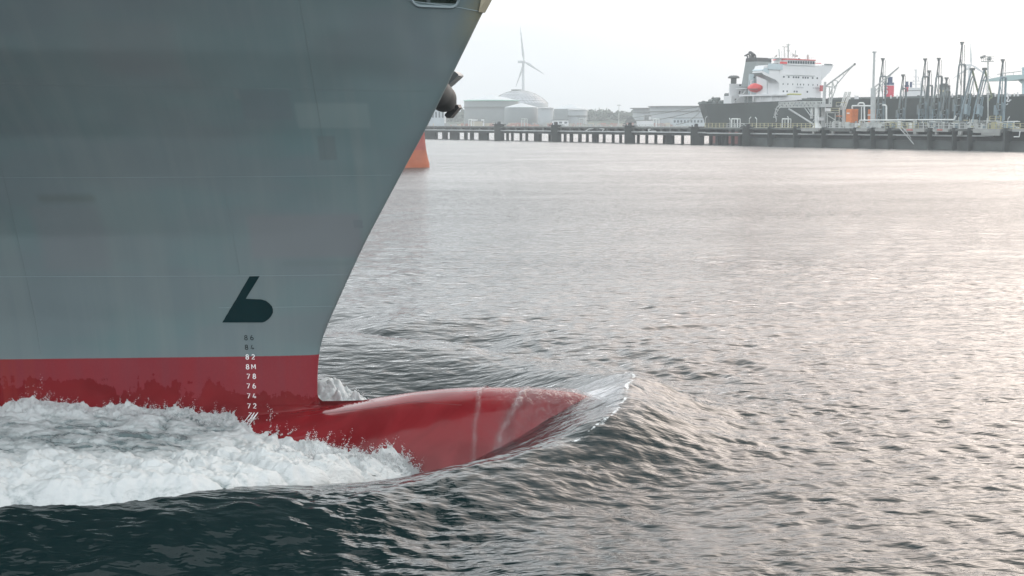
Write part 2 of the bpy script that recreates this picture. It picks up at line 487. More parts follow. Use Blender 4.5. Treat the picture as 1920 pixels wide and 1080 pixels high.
def ribbon(mb, pts, w, off=0.005, mapping=None, closed=False):
    """flat painted stroke on the hull: pts in (s, z)"""
    pts = [np.array(p, float) for p in pts]
    L = []; R = []
    n = len(pts)
    for i in range(n):
        a = pts[i - 1] if (i > 0 or closed) else pts[i]; c = pts[(i + 1) % n] if (i < n - 1 or closed) else pts[i]
        t = c - a; t = t / (np.linalg.norm(t) + 1e-9); nn = np.array([-t[1], t[0]])
        L.append(pts[i] + nn * w / 2); R.append(pts[i] - nn * w / 2)
    k = len(mb.v)
    for p in L + R:
        q = mapping(p[0], p[1]) if mapping else surf(p[0], p[1], off)
        mb.v.append(np.array(q))
    m = n if closed else n - 1
    for i in range(m):
        j = (i + 1) % n
        mb.f.append((k + i, k + n + i, k + n + j, k + j))
def arc(cx, cy, rx, ry, a0, a1, n=12):
    return [(cx + rx * math.cos(math.radians(a)), cy + ry * math.sin(math.radians(a))) for a in np.linspace(a0, a1, n)]
GLY = {
 '8': [arc(.5, .26, .36, .26, 0, 360, 18), arc(.5, .76, .30, .24, 0, 360, 18)],
 '6': [arc(.5, .28, .36, .28, 0, 360, 18), [(.16, .32), (.20, .60), (.36, .86), (.62, 1.0)]],
 '4': [[(.62, 0), (.62, .45)], [(.95, .22), (.08, .22), (.45, 1.0)]],
 '2': [arc(.48, .70, .34, .30, 160, -20, 10) + [(.12, 0), (.88, 0)]],
 'M': [[(.02, 0), (.02, 1)], [(.02, 1), (.5, .30), (.98, 1)], [(.98, 1), (.98, 0)]],
 '7': [[(.1, 1), (.88, 1), (.35, 0)]],
}
M_white = mat('white_paint', (.78, .79, .80), .5, var=.06)
M_black = mat('black_marking_paint', (.012, .02, .022), .5, var=.1, spec=.25)
def draft(txt, px, py, m, h=.10, slant=0.0):
    s0, z0 = hull_hit(px, py)
    for i, ch in enumerate(txt):
        mb = MB()
        cx = s0 + (-.105 if i == 0 else .015)
        for st in GLY[ch]:
            ribbon(mb, [(cx + p[0] * .075 + slant * p[1], z0 - h / 2 + p[1] * h) for p in st], .017)
        o = mb.build('draft_digit' if ch != 'M' else 'draft_letter', m, ship)
for txt, px, py in (('86', 467.5, 633), ('84', 468.5, 651)):
    draft(txt, px, py, M_black)
for txt, px, py in (('82', 470, 669), ('8M', 470.5, 687.5), ('78', 472, 705.5), ('76', 472, 723.5), ('74', 472.5, 742), ('72', 473, 761)):
    draft(txt, px, py, M_white)
draft('7M', 467, 785, M_white, .20, .045)
# the emblem: slanted bar flowing into a rounded foot
mb = MB()
def emb(px, py): return hull_hit(px, py)
Ls = [((468, 518), (487, 517.5)), ((461, 530), (480, 529)), ((452, 545), (470, 545)), ((444, 559), (461, 560)), ((443, 561.2), (490, 561.2)), ((441, 564), (499, 564)), ((438, 568.5), (505, 568.5)), ((435, 574), (510, 574)), ((431, 580), (512, 580)), ((428, 586), (512, 586)), ((424, 592), (509, 592)), ((421, 598), (504, 598)), ((417.5, 603), (497, 603)), ((417, 604.5), (492, 604.5))]
rows = []
for a, c in Ls:
    A = np.array(emb(*a)); C = np.array(emb(*c))
    rows.append([surf(*(A + (C - A) * t), .006) for t in np.linspace(0, 1, 9)])
k = 0
for r in rows: mb.v += [np.array(p) for p in r]
for i in range(len(rows) - 1):
    for j in range(8):
        mb.f.append((i * 9 + j, (i + 1) * 9 + j, (i + 1) * 9 + j + 1, i * 9 + j + 1))
mb.build('bulbous_bow_mark', mat('emblem_green_black_paint', (.001, .016, .019), .6, var=.25, scale=.7, spec=.06), ship)

# weld seams: real beads lying on the plating
M_seam = mat('weld_bead_paint', (.22, .28, .30), .4, var=.1)
M_seamr = mat('red_weld_bead_paint', (.45, .07, .08), .4, var=.1)
M_seamrd = mat('dark_red_weld_paint', (.12, .012, .016), .4, var=.1)
M_seamd = mat('dirty_weld_paint', (.12, .155, .16), .5, var=.2)
def seam(pp, m, r=.006, n=40):
    mb = MB(); P = []
    pp = np.array(pp, float); t = np.linspace(0, len(pp) - 1, n)
    for tt in t:
        i = min(int(tt), len(pp) - 2); q = pp[i] + (pp[i + 1] - pp[i]) * (tt - i)
        s, z = hull_hit(*q); P.append(surf(s, z, .001))
    mb.path(P, r, n=5, raw=True)
    return mb.build('weld_seam', m, ship)
seam([(-60, 156), (150, 160), (400, 164), (600, 168), (785, 171), (812, 171)], M_seamd, .003)
seam([(-60, 333), (200, 333), (500, 331), (752, 328)], M_seam, .0022)
seam([(-60, 519), (300, 518), (500, 517), (652, 515)], M_seam, .004)
seam([(410, 577), (520, 576), (628, 574)], M_seam, .003)
seam([(555, -40), (572, 60), (590, 170), (612, 300)], M_seamd, .003)
seam([(-3, 290), (18, 380), (45, 500), (66, 600), (76, 663)], M_seamd, .0035)
seam([(420, 352), (435, 430), (450, 514)], M_seamd, .0025)
seam([(556, 782), (600, 776), (700, 764), (800, 750), (880, 745)], M_seamrd, .004)
seam([(700, -14), (780, 3), (860, 14), (902, 22)], M_seam, .009)

# mooring opening: rolled lip, recess box, rollers
mb = MB()
lip = []
s_a, s_b, z_a, z_b = PO
for cx, cz, a0 in ((s_b - .12, z_a + .12, -90), (s_b - .12, z_b - .12, 0), (s_a + .12, z_b - .12, 90), (s_a + .12, z_a + .12, 180)):
    lip += arc(cx, cz, .16, .16, a0, a0 + 90, 6)
lip.append(lip[0])
mb.path([surf(p[0], p[1], .005) for p in lip], .030, n=6, raw=True)
mb.build('fairlead_lip', M_seam, ship)
M_rec = mat('green_recess_paint', (.06, .11, .085), .5, var=.3, scale=3)
mb = MB()
zz0, zz1 = z_a - .1, z_b + .1
pts = []
for (s, z) in ((s_a - .1, zz0), (s_b + .1, zz0), (s_b + .1, zz1), (s_a - .1, zz1)):
    pts.append((surf(s, z, -.01), surf(s, z, -.7)))
f0 = [p[0] for p in pts]; f1 = [p[1] for p in pts]
mb.poly(f1, raw=True)
for i in range(4):
    j = (i + 1) % 4; mb.poly([f0[i], f0[j], f1[j], f1[i]], raw=True)
mb.build('fairlead_recess', M_rec, ship)
mb = MB()
mb.tube(surf(s_a + .30, zz0, -.16), surf(s_a + .30, zz1, -.16), .05, n=10, raw=True)
mb.build('roller', M_seamd, ship)
mb = MB(); mb.tube(surf(s_a + .42, z_a + .13, -.1), surf(s_b - .02, z_a + .12, -.1), .012, n=6, raw=True)
mb.build('guide_rod', M_white, ship)

# deck behind the bulwark top
mb = MB()
ts = np.linspace(aft, stem_at(12.0) - .1, 24); bb = b_hull(ts, 11.9 + 0 * ts) - .05
for i in range(23):
    mb.poly([s2w(ts[i], bb[i], 11.9), s2w(ts[i + 1], bb[i + 1], 11.9), s2w(ts[i + 1], -bb[i + 1], 11.9), s2w(ts[i], -bb[i], 11.9)], raw=True)
mb.build('foredeck', mat('deck_green', (.05, .10, .08), .7), ship)
# beige plate round the stem head
mb = MB()
zt = np.linspace(KN_Z - .02, 12.55, 14)
L = []
for i, z in enumerate(zt):
    se = float(stem_at(z)) + .03
    L.append([s2w(se - .30 * min(1, .25 + i * .35), .0 + float(b_hull(se - .03 - .30 * min(1, .25 + i * .35), z)) + .015, z), s2w(se - .08, float(b_hull(se - .11, z)) + .03, z), s2w(se + .02, 0, z), s2w(se - .08, -float(b_hull(se - .11, z)) - .03, z)])
for i in range(13):
    for j in range(3):
        mb.poly([L[i][j], L[i][j + 1], L[i + 1][j + 1], L[i + 1][j]], raw=True)
mb.build('stem_cap_plate', mat('beige_stained_steel', (.42, .38, .28), .5, var=.2, scale=3), ship)

# port anchor and its bolster: seen past the stem on the far side
M_anc = mat('anchor_iron', (.035, .036, .038), .5, var=.4, scale=4, bump=.1)
M_bol = mat('bolster_grey_paint', (.022, .028, .03), .6, var=.5, scale=2.5, spec=.3)
M_bol2 = mat('bolster_pale_paint', (.20, .22, .23), .45, var=.25, scale=1.5)
EX = D; 
def farpt(px, py, n):
    s, z = px2s(px, py, n); return s2w(s, n, z)
an = -3.0
ax0 = farpt(818, 150, -1.6); ax1 = farpt(835, 188, an)
def cyl_path(mb, P, R, n=20):
    P = [np.array(p) for p in P]
    k = len(mb.v)
    for i, (p, r) in enumerate(zip(P, R)):
        d = P[min(i + 1, len(P) - 1)] - P[max(i - 1, 0)]; d /= np.linalg.norm(d)
        u = np.cross(d, (0, 0, 1)); u /= np.linalg.norm(u); v = np.cross(d, u)
        for j in range(n):
            a = 2 * math.pi * j / n; mb.v.append(p + (u * math.cos(a) + v * math.sin(a)) * r)
    for i in range(len(P) - 1):
        for j in range(n):
            j2 = (j + 1) % n
            mb.f.append((k + i * n + j, k + i * n + j2, k + (i + 1) * n + j2, k + (i + 1) * n + j))
    mb.f.append(tuple(k + (len(P) - 1) * n + j for j in range(n))); mb.f.append(tuple(k + j for j in range(n)))
# bolster: fat drum growing out of the port shell, axis pointing out and down
mb = MB()
A = farpt(806, 158, -1.5); Bp = farpt(836, 190, -3.1)
dv = (Bp - A)
cyl_path(mb, [A, A + dv * .55, A + dv * .86, A + dv * .97, A + dv * 1.0], [.31, .31, .30, .26, .19], 40)
mb.build('anchor_bolster', M_bol, ship, smooth=True)
mb = MB()
A2 = farpt(822, 178, -2.0); B2 = farpt(853, 145, -2.9)
def slab(mb, P, off):
    P = [np.array(p) for p in P]; off = np.array(off)
    k = len(mb.v); n = len(P)
    mb.v += P + [p + off for p in P]
    mb.f.append(tuple(k + i for i in range(n))); mb.f.append(tuple(k + n + i for i in reversed(range(n))))
    for i in range(n):
        j = (i + 1) % n; mb.f.append((k + i, k + n + i, k + n + j, k + j))
slab(mb, [farpt(*p, -2.7) for p in ((846, 134), (853, 134), (859, 139), (859.5, 142), (842, 158), (826, 170), (815, 160))], -N * .55)
mb.build('chain_guard', M_bol2, ship)
anc = MB()
slab(anc, [farpt(*p, -3.35) for p in ((849, 198), (858, 196), (860.5, 202), (844, 221), (838, 221.5), (833.5, 217), (834, 214))], -N * .35)
slab(anc, [farpt(*p, -3.4) for p in ((853.4, 182), (854.5, 198), (848, 200))], -N * .12)
slab(anc, [farpt(*p, -3.30) for p in ((838, 200), (850, 196), (851, 201), (843, 206))], -N * .30)
anc.tube(farpt(836, 192, -3.0), farpt(848, 205, -3.4), .09, n=8, raw=True)
anchor = anc.build('anchor', M_anc, ship)
# ------------------------------------------------------------------ bow wave: thin plate surface through points in ship coordinates (s, n, z)
CP = [
 # crest of the wave round the nose and its diverging arm
 (6.55, 0, .94), (6.62, 1.1, .90), (6.45, 2.1, .74), (6.0, 2.9, .54), (5.2, 3.8, .40), (4.4, 4.5, .34), (3.6, 5.4, .25), (2.3, 7.1, .22), (.9, 8.2, .24), (-2.2, 9.1, .26), (-6, 9.8, .26), (-11, 10.6, .25),
 # water sheet over the nose and the hollow along the bulb
 (5.95, 0, .66), (5.4, 0, .60), (5.95, 1.2, .64), (5.2, 1.2, .34), (4.6, 1.3, .06), (3.9, 1.5, -.30), (3.0, 1.7, -.66), (2.2, 1.8, -.76), (1.3, 1.9, -.82), (.5, 1.8, -.78), (-.4, 1.4, -.55), (-1.3, 1.3, -.25), (-2.6, 1.4, -.05), (-4.0, 1.6, .05), (-5.5, 1.8, .08), (-8, 2.2, .05), (-12, 3.0, .10),
 (4.9, 2.4, .20), (3.6, 3.3, -.08), (2.4, 4.0, -.20), (.8, 4.4, -.20), (-1.5, 4.6, -.05), (-4.5, 5.0, .05), (-9, 6, .08),
 # outer faces
 (7.3, 0, .62), (7.9, .6, .40), (8.7, 0, .20), (10, 0, .03), (7.5, 2.2, .38), (7.0, 3.6, .10), (6.2, 5.0, .0), (5.4, 6.3, -.05), (4.2, 7.4, -.12), (2.6, 8.9, -.22), (1.0, 10.0, -.42), (-2.2, 10.9, -.54), (-6, 11.6, -.52), (-11, 12.5, -.3),
 (3, 11, -.05), (-2, 12, -.12), (-8, 13, -.1), (7, 8, .02), (9.5, 4, 0),
 # nothing far away
 (13, 0, 0), (12, 7, 0), (8, 12, 0), (3, 15, 0), (-3, 16, 0), (-9, 17, 0), (-14, 18, 0), (-16, 9, .1), (-16, 3, .3), (16, 12, 0), (17, 0, 0),
]
CPa = np.array(CP + [(a, -b, c) for a, b, c in CP if b != 0])
def _U(r2): return np.where(r2 > 1e-12, r2 * np.log(np.maximum(r2, 1e-12)), 0)
nC = len(CPa)
K = _U(((CPa[:, None, :2] - CPa[None, :, :2]) ** 2).sum(-1)) + np.eye(nC) * .15
Pm = np.concatenate([np.ones((nC, 1)), CPa[:, :2]], 1)
Amat = np.zeros((nC + 3, nC + 3)); Amat[:nC, :nC] = K; Amat[:nC, nC:] = Pm; Amat[nC:, :nC] = Pm.T
Wt = np.linalg.solve(Amat, np.concatenate([CPa[:, 2], np.zeros(3)]))
crest = np.array([c[:2] for c in CP[:12]]); crest = np.concatenate([crest[::-1] * [1, 1], crest[1:] * [1, -1]])
def crest_dist(s, n):
    best = np.full(s.shape, 1e9); side = np.zeros(s.shape)
    for a, c in zip(crest[:-1], crest[1:]):
        d = c - a; L2 = (d ** 2).sum()
        t = np.clip(((s - a[0]) * d[0] + (n - a[1]) * d[1]) / L2, 0, 1)
        dx = s - (a[0] + t * d[0]); dy = n - (a[1] + t * d[1])
        q = np.hypot(dx, dy); m = q < best
        best = np.where(m, q, best); side = np.where(m, np.sign(dx * -d[1] + dy * d[0]), side)
    return best, side
def wave_big(s, n):
    s = np.asarray(s, float); n = np.asarray(n, float)
    sh = s.shape; s = s.ravel(); n = n.ravel()
    out = np.zeros(s.shape)
    r = np.hypot((s + 3) / 20.0, n / 17.5)
    idx = np.where(r < 1)[0]
    for c0 in range(0, len(idx), 40000):
        ii = idx[c0:c0 + 40000]
        r2 = (s[ii, None] - CPa[None, :, 0]) ** 2 + (n[ii, None] - CPa[None, :, 1]) ** 2
        v = _U(r2) @ Wt[:nC] + Wt[nC] + Wt[nC + 1] * s[ii] + Wt[nC + 2] * n[ii]
        w = np.clip((1 - r[ii]) / .2, 0, 1); w = w * w * (3 - 2 * w)
        # sharpen the crest line
        dd, sd_ = crest_dist(s[ii], n[ii])
        amp = np.interp(s[ii], [-12, 0, 3, 5.5, 6.6], [.02, .03, .03, .03, .02])
        v = v + amp * np.exp(-dd / np.where(sd_ > 0, .16, .30)) 
        out[ii] = v * w
    return out.reshape(sh)
# wind ripples
rs = np.random.RandomState(11)
waves = []
for i in range(64):
    lam = .17 * (3.0 / .17) ** ((i + .5) / 64)
    k = 2 * np.pi / lam
    th = rs.normal(math.radians(62), .75)
    slope = .0150 * (.8 if lam < .28 else 1.45 if lam < .8 else (.8 if lam < 1.3 else .62))
    waves.append((lam, k * math.cos(th), k * math.sin(th), slope / k * math.sqrt(2), rs.rand() * 6.283))
def chop(x, y, sp):
    h = np.zeros(x.shape)
    wx = x + .35 * perlin(x * .35, y * .35, 60); wy = y + .35 * perlin(x * .35, y * .35, 61)
    for lam, kx, ky, a, ph in waves:
        w = np.clip((lam / sp - 2.2) / 2.0, 0, 1)
        if w.max() <= 0: continue
        h += a * w * np.sin(kx * wx + ky * wy + ph)
    g = 1 + .9 * perlin(x * .11, y * .11, 77)
    return h * np.clip(g, .35, 1.8)
def to_ship(x, y):
    rx = x - S0[0]; ry = y - S0[1]
    return rx * D[0] + ry * D[1], rx * N[0] + ry * N[1]
def calm(s, n):
    """ripples are smoothed inside the bow wave and stretched along it"""
    d = np.abs(n); q = np.clip((6.9 - s) / 1.0, 0, 1) * np.clip((np.interp(s, [-12, -2, 1, 3, 5, 6.8], [10, 9.2, 8, 6, 4, 1.5]) - d) / 1.0, 0, 1)
    mound = np.exp(-(((s - 6.9) / 1.5) ** 2 + (n / 2.6) ** 2))
    return (1 - .55 * q) * (1 - .45 * mound)
def flow_ripple(s, n):
    """streaks drawn out along the flow behind the crest"""
    d, sd_ = crest_dist(s.ravel(), n.ravel()); d = (d * sd_).reshape(s.shape)
    m = np.exp(-np.abs(d) / 1.6) * np.clip((s + 9) / 5, 0, 1)
    al = s * .8
    return m * (.035 * perlin(al * .55, d * 3.0, 21) + .018 * perlin(al * 1.2, d * 7.0, 22))
def sea_z(x, y, sp):
    s, n = to_ship(x, y)
    near = (np.hypot((s + 3) / 20, n / 17.5) < 1)
    z = np.zeros(x.shape); c = np.ones(x.shape)
    sn, nn = s[near], n[near]
    z[near] = wave_big(sn, nn) + flow_ripple(sn, nn)
    c[near] = calm(sn, nn)
    return z + chop(x, y, sp) * c

# rows and columns of the sea sheet: fine near the ship, wider towards the horizon
Yl = [14.0]
while Yl[-1] < 2000: Yl.append(Yl[-1] + min(max(.042, Yl[-1] ** 2 / (1280 * 6.3) * .72), .012 * Yl[-1]))
Yr = np.concatenate([np.linspace(-90, 10, 12), np.linspace(10.6, 13.9, 12), Yl])
a0 = np.linspace(-.46, .46, 640)
a1_ = .46 * (6 / .46) ** (np.arange(1, 36) / 35)
ac = np.concatenate([-a1_[::-1], a0, a1_])
XX = ac[None, :] * np.maximum(Yr, 13)[:, None]; YY = np.repeat(Yr[:, None], len(ac), 1)
dX = np.gradient(XX, axis=1); dY = np.gradient(YY, axis=0)
SPc = np.maximum(np.abs(dX), np.abs(dY) * .8)
ZZ = sea_z(XX, YY, SPc)
sS, sN = to_ship(XX, YY)
# how deep the nose lies under the sheet
dep = np.full(XX.shape, 9.0)
mk = (sS > 2.5) & (sS < TIP + .5) & (np.abs(sN) < 2.2)
zb_ = bulb_top(sS[mk]); bb_ = (bulb_top(sS[mk]) + bulb_bot(sS[mk])) / 2; hh_ = (bulb_top(sS[mk]) - bulb_bot(sS[mk])) / 2
ww = bulb_w(np.minimum(sS[mk], TIP - .01)); qq = np.clip(1 - (np.abs(sN[mk]) / np.maximum(ww, .02)), 0, 1)
surfz = bb_ + hh_ * np.clip(1 - (np.abs(sN[mk]) / np.maximum(ww, .02)) ** 1.8, 0, 1) ** (1 / 2.2)
surfz = np.where(sS[mk] > TIP, -2, surfz)
dep[mk] = ZZ[mk] - surfz
clar = np.clip(1.4 * np.exp(-np.maximum(dep, 0) / .95), 0, .97)
crd, _s = crest_dist(sS.ravel(), sN.ravel()); crd = crd.reshape(sS.shape)
edge = np.exp(-crd / .17) * np.interp(sS, [3.0, 4.8, 5.8, 6.6], [0, .4, .8, 1.0]) * (np.hypot(sS, sN) < 9)

def water_material():
    m = bpy.data.materials.new('harbour_water'); m.use_nodes = True
    q = NT(m); t = m.node_tree
    for n in list(t.nodes): t.nodes.remove(n)
    out = q.n('ShaderNodeOutputMaterial')
    pos = q.n('ShaderNodeNewGeometry').outputs['Position']
    def noise(scale, vec, det=3.0, ro=.5, dist=0.0):
        mp = q.n('ShaderNodeMapping', {0: pos}); mp.inputs['Scale'].default_value = vec; mp.inputs['Rotation'].default_value = (0, 0, -.12)
        return q.n('ShaderNodeTexNoise', {'Vector': mp.outputs[0], 'Scale': scale, 'Detail': det, 'Roughness': ro, 'Distortion': dist}).outputs['Fac']
    n1 = noise(1.0, (.9, 1.7, 1), 2.0)          # about 1 m
    n2 = noise(1.0, (2.3, 5.5, 1), 2.0)         # about 25 cm
    n3 = noise(1.0, (11, 22, 1), 2.0)           # capillary
    n0 = noise(1.0, (.035, .10, 1), 2.0)
    hs = q.math('ADD', q.math('MULTIPLY', n1, .11), q.math('ADD', q.math('MULTIPLY', n2, .055), q.math('MULTIPLY', n3, .005)))
    hs = q.math('MULTIPLY', hs, q.rng(n0, .3, .7, .75, 1.25))
    bp = q.n('ShaderNodeBump', {'Height': hs, 'Strength': .85, 'Distance': 1.0})
    body = q.n('ShaderNodeBsdfDiffuse', {'Color': (.001, .010, .011, 1), 'Normal': bp.outputs[0]})
    clear = q.n('ShaderNodeBsdfTransparent', {'Color': (.90, .88, .88, 1)})
    at = q.n('ShaderNodeAttribute', attribute_name='clarity').outputs['Fac']
    st = q.n('ShaderNodeTexNoise', {'Vector': q.n('ShaderNodeMapping', {0: pos, 3: (2.5, 9, 2)}).outputs[0], 'Scale': 1.0, 'Detail': 4.0}).outputs['Fac']
    at2 = q.math('MULTIPLY', at, q.rng(st, .35, .7, 1.0, .55))
    b1 = q.n('ShaderNodeMixShader', {0: at2, 1: body.outputs[0], 2: clear.outputs[0]})
    # ripples too small for the mesh widen the reflection: rougher with distance from the ship's patch of sea
    yy = q.n('ShaderNodeSeparateXYZ', {0: pos}).outputs[1]
    ro = q.n('ShaderNodeMapRange', {0: yy, 1: 26.0, 2: 150.0, 3: .09, 4: .27}).outputs[0]
    q.t.links.new(q.n('ShaderNodeMapRange', {0: yy, 1: 30.0, 2: 130.0, 3: .85, 4: 1.25}).outputs[0], bp.inputs['Strength'])
    gl = q.n('ShaderNodeBsdfGlossy', {'Color': (1, 1, 1, 1), 'Roughness': ro, 'Normal': bp.outputs[0]})
    fr = q.n('ShaderNodeFresnel', {'IOR': 1.333, 'Normal': bp.outputs[0]})
    # mean reflectance of a ruffled surface at grazing angles stays well under that of a flat one
    fe = q.math('MULTIPLY', fr.outputs[0], q.n('ShaderNodeMapRange', {0: yy, 1: 26.0, 2: 110.0, 3: 1.0, 4: .66}, interpolation_type='SMOOTHSTEP').outputs[0])
    s1 = q.n('ShaderNodeMixShader', {0: fe, 1: b1.outputs[0], 2: gl.outputs[0]})
    # broken white line on the steep crest and aerated water beside the ship
    ed = q.n('ShaderNodeAttribute', attribute_name='froth').outputs['Fac']
    fn = q.n('ShaderNodeTexNoise', {'Vector': pos, 'Scale': 5.0, 'Detail': 8.0, 'Roughness': .7}).outputs['Fac']
    ff = q.rng(q.math('SUBTRACT', q.math('MULTIPLY', ed, .57), fn), -.02, .10)
    foam = q.n('ShaderNodeBsdfDiffuse', {'Color': (.78, .81, .82, 1)})
    s2 = q.n('ShaderNodeMixShader', {0: ff, 1: s1.outputs[0], 2: foam.outputs[0]})
    t.links.new(s2.outputs[0], out.inputs[0])
    return m
M_water = water_material()
sea = mesh_np('sea_water', np.stack([XX, YY, ZZ], -1).reshape(-1, 3), grid_faces(len(Yr), len(ac)), M_water, smooth=True,
              attrs={'clarity': clar.ravel(), 'froth': edge.ravel()})
tag(sea, kind='structure')
# ------------------------------------------------------------------ foam
def foam_material(name='foam'):
    m = bpy.data.materials.new(name); m.use_nodes = True
    q = NT(m); b = m.node_tree.nodes['Principled BSDF']
    pos = q.n('ShaderNodeNewGeometry').outputs['Position']
    at = q.n('ShaderNodeAttribute', attribute_name='thick').outputs['Fac']
    n1 = q.n('ShaderNodeTexNoise', {'Vector': q.n('ShaderNodeMapping', {0: pos, 3: (1.0, 1.6, 2.0)}).outputs[0], 'Scale': 1.8, 'Detail': 9.0, 'Roughness': .68, 'Distortion': .8}).outputs['Fac']
    n2 = q.n('ShaderNodeTexNoise', {'Vector': pos, 'Scale': 16.0, 'Detail': 6.0, 'Roughness': .7}).outputs['Fac']
    f = q.rng(q.math('ADD', q.math('ADD', at, q.rng(n1, .2, .8, -.55, .55)), q.rng(n2, .2, .8, -.06, .06)), .05, .60, sm=True)
    col = q.mix(f, (.13, .175, .18, 1), (.50, .525, .53, 1))
    q.t.links.new(col, b.inputs['Base Color'])
    q.t.links.new(q.n('ShaderNodeMix', {0: f, 2: .15, 3: .8}).outputs[0], b.inputs['Roughness'])
    b.inputs['Subsurface Weight'].default_value = .1
    b.inputs['Subsurface Radius'].default_value = (.10, .12, .12)
    b.inputs['Subsurface Scale'].default_value = 1.0
    bp = q.n('ShaderNodeBump', {'Height': n2, 'Strength': .35, 'Distance': .05})
    q.t.links.new(bp.outputs[0], b.inputs['Normal'])
    return m
M_foam = foam_material()
fS = np.array([-13, -8, -5, -3, -1.5, -.3, .6, 1.4, 2.0, 2.35, 2.6])
fIn = np.interp
def foam_outer(s): return np.interp(s, [-13, -8, -3, -1, 0, .8, 1.5, 2.0, 2.4, 2.7], [10.5, 9.8, 8.9, 8.2, 7.5, 6.6, 5.2, 3.9, 2.9, 2.0])
def foam_sheet(sign, s0, s1, dx, nv, name, seed):
    sv = np.arange(s0, s1, dx); v = np.linspace(0, 1, nv)
    S, V = np.meshgrid(sv, v, indexing='ij')
    inn = b_all(S, 0 * S + .1) * .9 - .15
    ou = (foam_outer(S) if sign > 0 else np.interp(S, [-13, -3, -.5, .5, 1.0, 1.4, 1.8], [6, 4.2, 3.3, 2.7, 2.2, 2.3, 1.8])) + .25 * fbm(S * 1.3, 0 * S, 5, seed + 30)
    n = inn + (ou - inn) * V
    x = S0[0] + S * D[0] + n * N[0]; y = S0[1] + S * D[1] + n * N[1]
    base = wave_big(S, n)
    edge_o = np.clip((ou - n) / .55, 0, 1) ** .6
    edge_f = np.clip(((2.62 if sign > 0 else 1.5) + .25 * fbm(n * 1.5, S * .0, 3, seed + 3) - S) / .9, 0, 1) ** .6
    # rolling masses: thick near the outer lip and where the wave rises off the bulb, thin and streaky up by the hull
    t_out = np.exp(-((V - .72) / .30) ** 2)
    t_front = np.clip((S + 1.8) / 2.0, 0, 1)
    thick = np.clip(.30 * t_out + .52 * t_front * np.exp(-((V - .30) / .35) ** 2) + .10 + .22 * np.exp(-((S + 6.2) / 2.6) ** 2) * np.exp(-(V / .14) ** 2) + .14 * np.exp(-(V / .10) ** 2), 0, 1)
    bl = billow(S * .9 + .25 * perlin(S * 2, n * 2, 5), n * .9, 6, seed, .56)
    rg = 1 - billow(S * 1.9, n * 1.9, 4, seed + 9, .55)
    fine = billow(S * 6, n * 6, 4, seed + 17, .7)
    hgt = thick * (.40 + 1.55 * bl) + .09 * fine * (.4 + thick)
    hgt = hgt * edge_o * edge_f * (.62 if sign > 0 else 1.0)
    lift = .02 + hgt - .22 * (1 - edge_o) - .30 * (1 - edge_f) - .10 * (1 - np.clip(thick * 3, 0, 1)) * np.clip(fbm(S * .8, n * 2.2, 4, seed + 40) * 2, 0, 1)
    z = base + lift
    # sideways roll so that lumps overhang a little
    ox = .16 * thick * fbm(S * 2.2, n * 2.2, 4, seed + 50, .6); oy = .16 * thick * fbm(S * 2.2, n * 2.2, 4, seed + 60, .6)
    # ragged tongues thrown up along the hull and front edges
    tong = np.clip(fbm(S * 3.2, n * .8, 5, seed + 70, .62), 0, 1) ** 1.5
    z = z + .45 * tong * np.exp(-(V / .05) ** 2) * np.clip((1.5 - S) / 2, .25, 1)
    P = s2w(S + ox, (n + oy) * sign, z)
    th = np.clip(thick * 1.5 - .02 + .4 * bl, 0, 1)
    return mesh_np(name, P.reshape(-1, 3), grid_faces(len(sv), nv, flip=sign < 0), M_foam, smooth=True, attrs={'thick': th.ravel()}), P
foam, FP = foam_sheet(1, -9.5, 2.75, .026, 300, 'breaking_foam', 1)
tag(foam, 'white breaking foam rolling off the near side of the grey bow', 'foam', kind='stuff')
foam2, FP2 = foam_sheet(-1, -9.5, 1.75, .04, 110, 'breaking_foam', 2)
tag(foam2, 'white foam glimpsed beyond the bulb behind the red stem', 'foam', kind='stuff')

# spray: thousands of small drops over the edges of the foam
def spray(P, cnt, seed, mask, name, label):
    r = np.random.RandomState(seed)
    Pm_ = P.reshape(-1, 3)[mask.ravel()]
    # clusters: wisps thrown from random points
    nc = cnt // 40
    cen = Pm_[r.randint(0, len(Pm_), nc)]
    dirv = r.normal(0, 1, (nc, 3)) * [.5, .5, .5] + [.25, 0, .9]
    t = r.rand(nc, 40, 1) ** 1.6
    lng = np.abs(r.normal(0, .11, (nc, 1, 1))) + .03
    q = cen[:, None, :] + dirv[:, None, :] * t * lng + r.normal(0, .018, (nc, 40, 3)) * (.4 + t)
    q = q.reshape(-1, 3); n = len(q)
    rad = (r.rand(n, 1) ** 2.5 * .010 + .0028) * (1.2 - t.reshape(-1, 1) * .6)
    o = np.array([(1, 0, 0), (-1, 0, 0), (0, 1, 0), (0, -1, 0), (0, 0, 1), (0, 0, -1)], float)
    V = q[:, None, :] + o[None] * rad[:, None, :] * (1 + .6 * r.rand(n, 6, 1))
    f = np.array([(0, 2, 4), (2, 1, 4), (1, 3, 4), (3, 0, 4), (2, 0, 5), (1, 2, 5), (3, 1, 5), (0, 3, 5)])
    Fa = (f[None] + np.arange(n)[:, None, None] * 6).reshape(-1, 3)
    ob = mesh_np(name, V.reshape(-1, 3), Fa, M_drop)
    return tag(ob, label, 'spray', kind='stuff')
M_drop = mat('spray_drops', (.56, .58, .59), .4, var=.05)
ns_, nv_ = FP.shape[:2]
ii, jj = np.meshgrid(np.arange(ns_), np.arange(nv_), indexing='ij')
ss_ = -9.5 + ii * .026; vv_ = jj / (nv_ - 1)
m1 = (vv_ < .10) | ((ss_ > .2) & (vv_ < .5))
spray(FP, 52000, 5, m1, 'foam_spray', 'fine white droplets thrown off the foam against the red hull')
jj2 = (np.arange(FP2.shape[1]) / (FP2.shape[1] - 1))[None, :] + 0 * np.arange(FP2.shape[0])[:, None]
ss2 = -9.5 + .04 * np.arange(FP2.shape[0])[:, None] + 0 * jj2
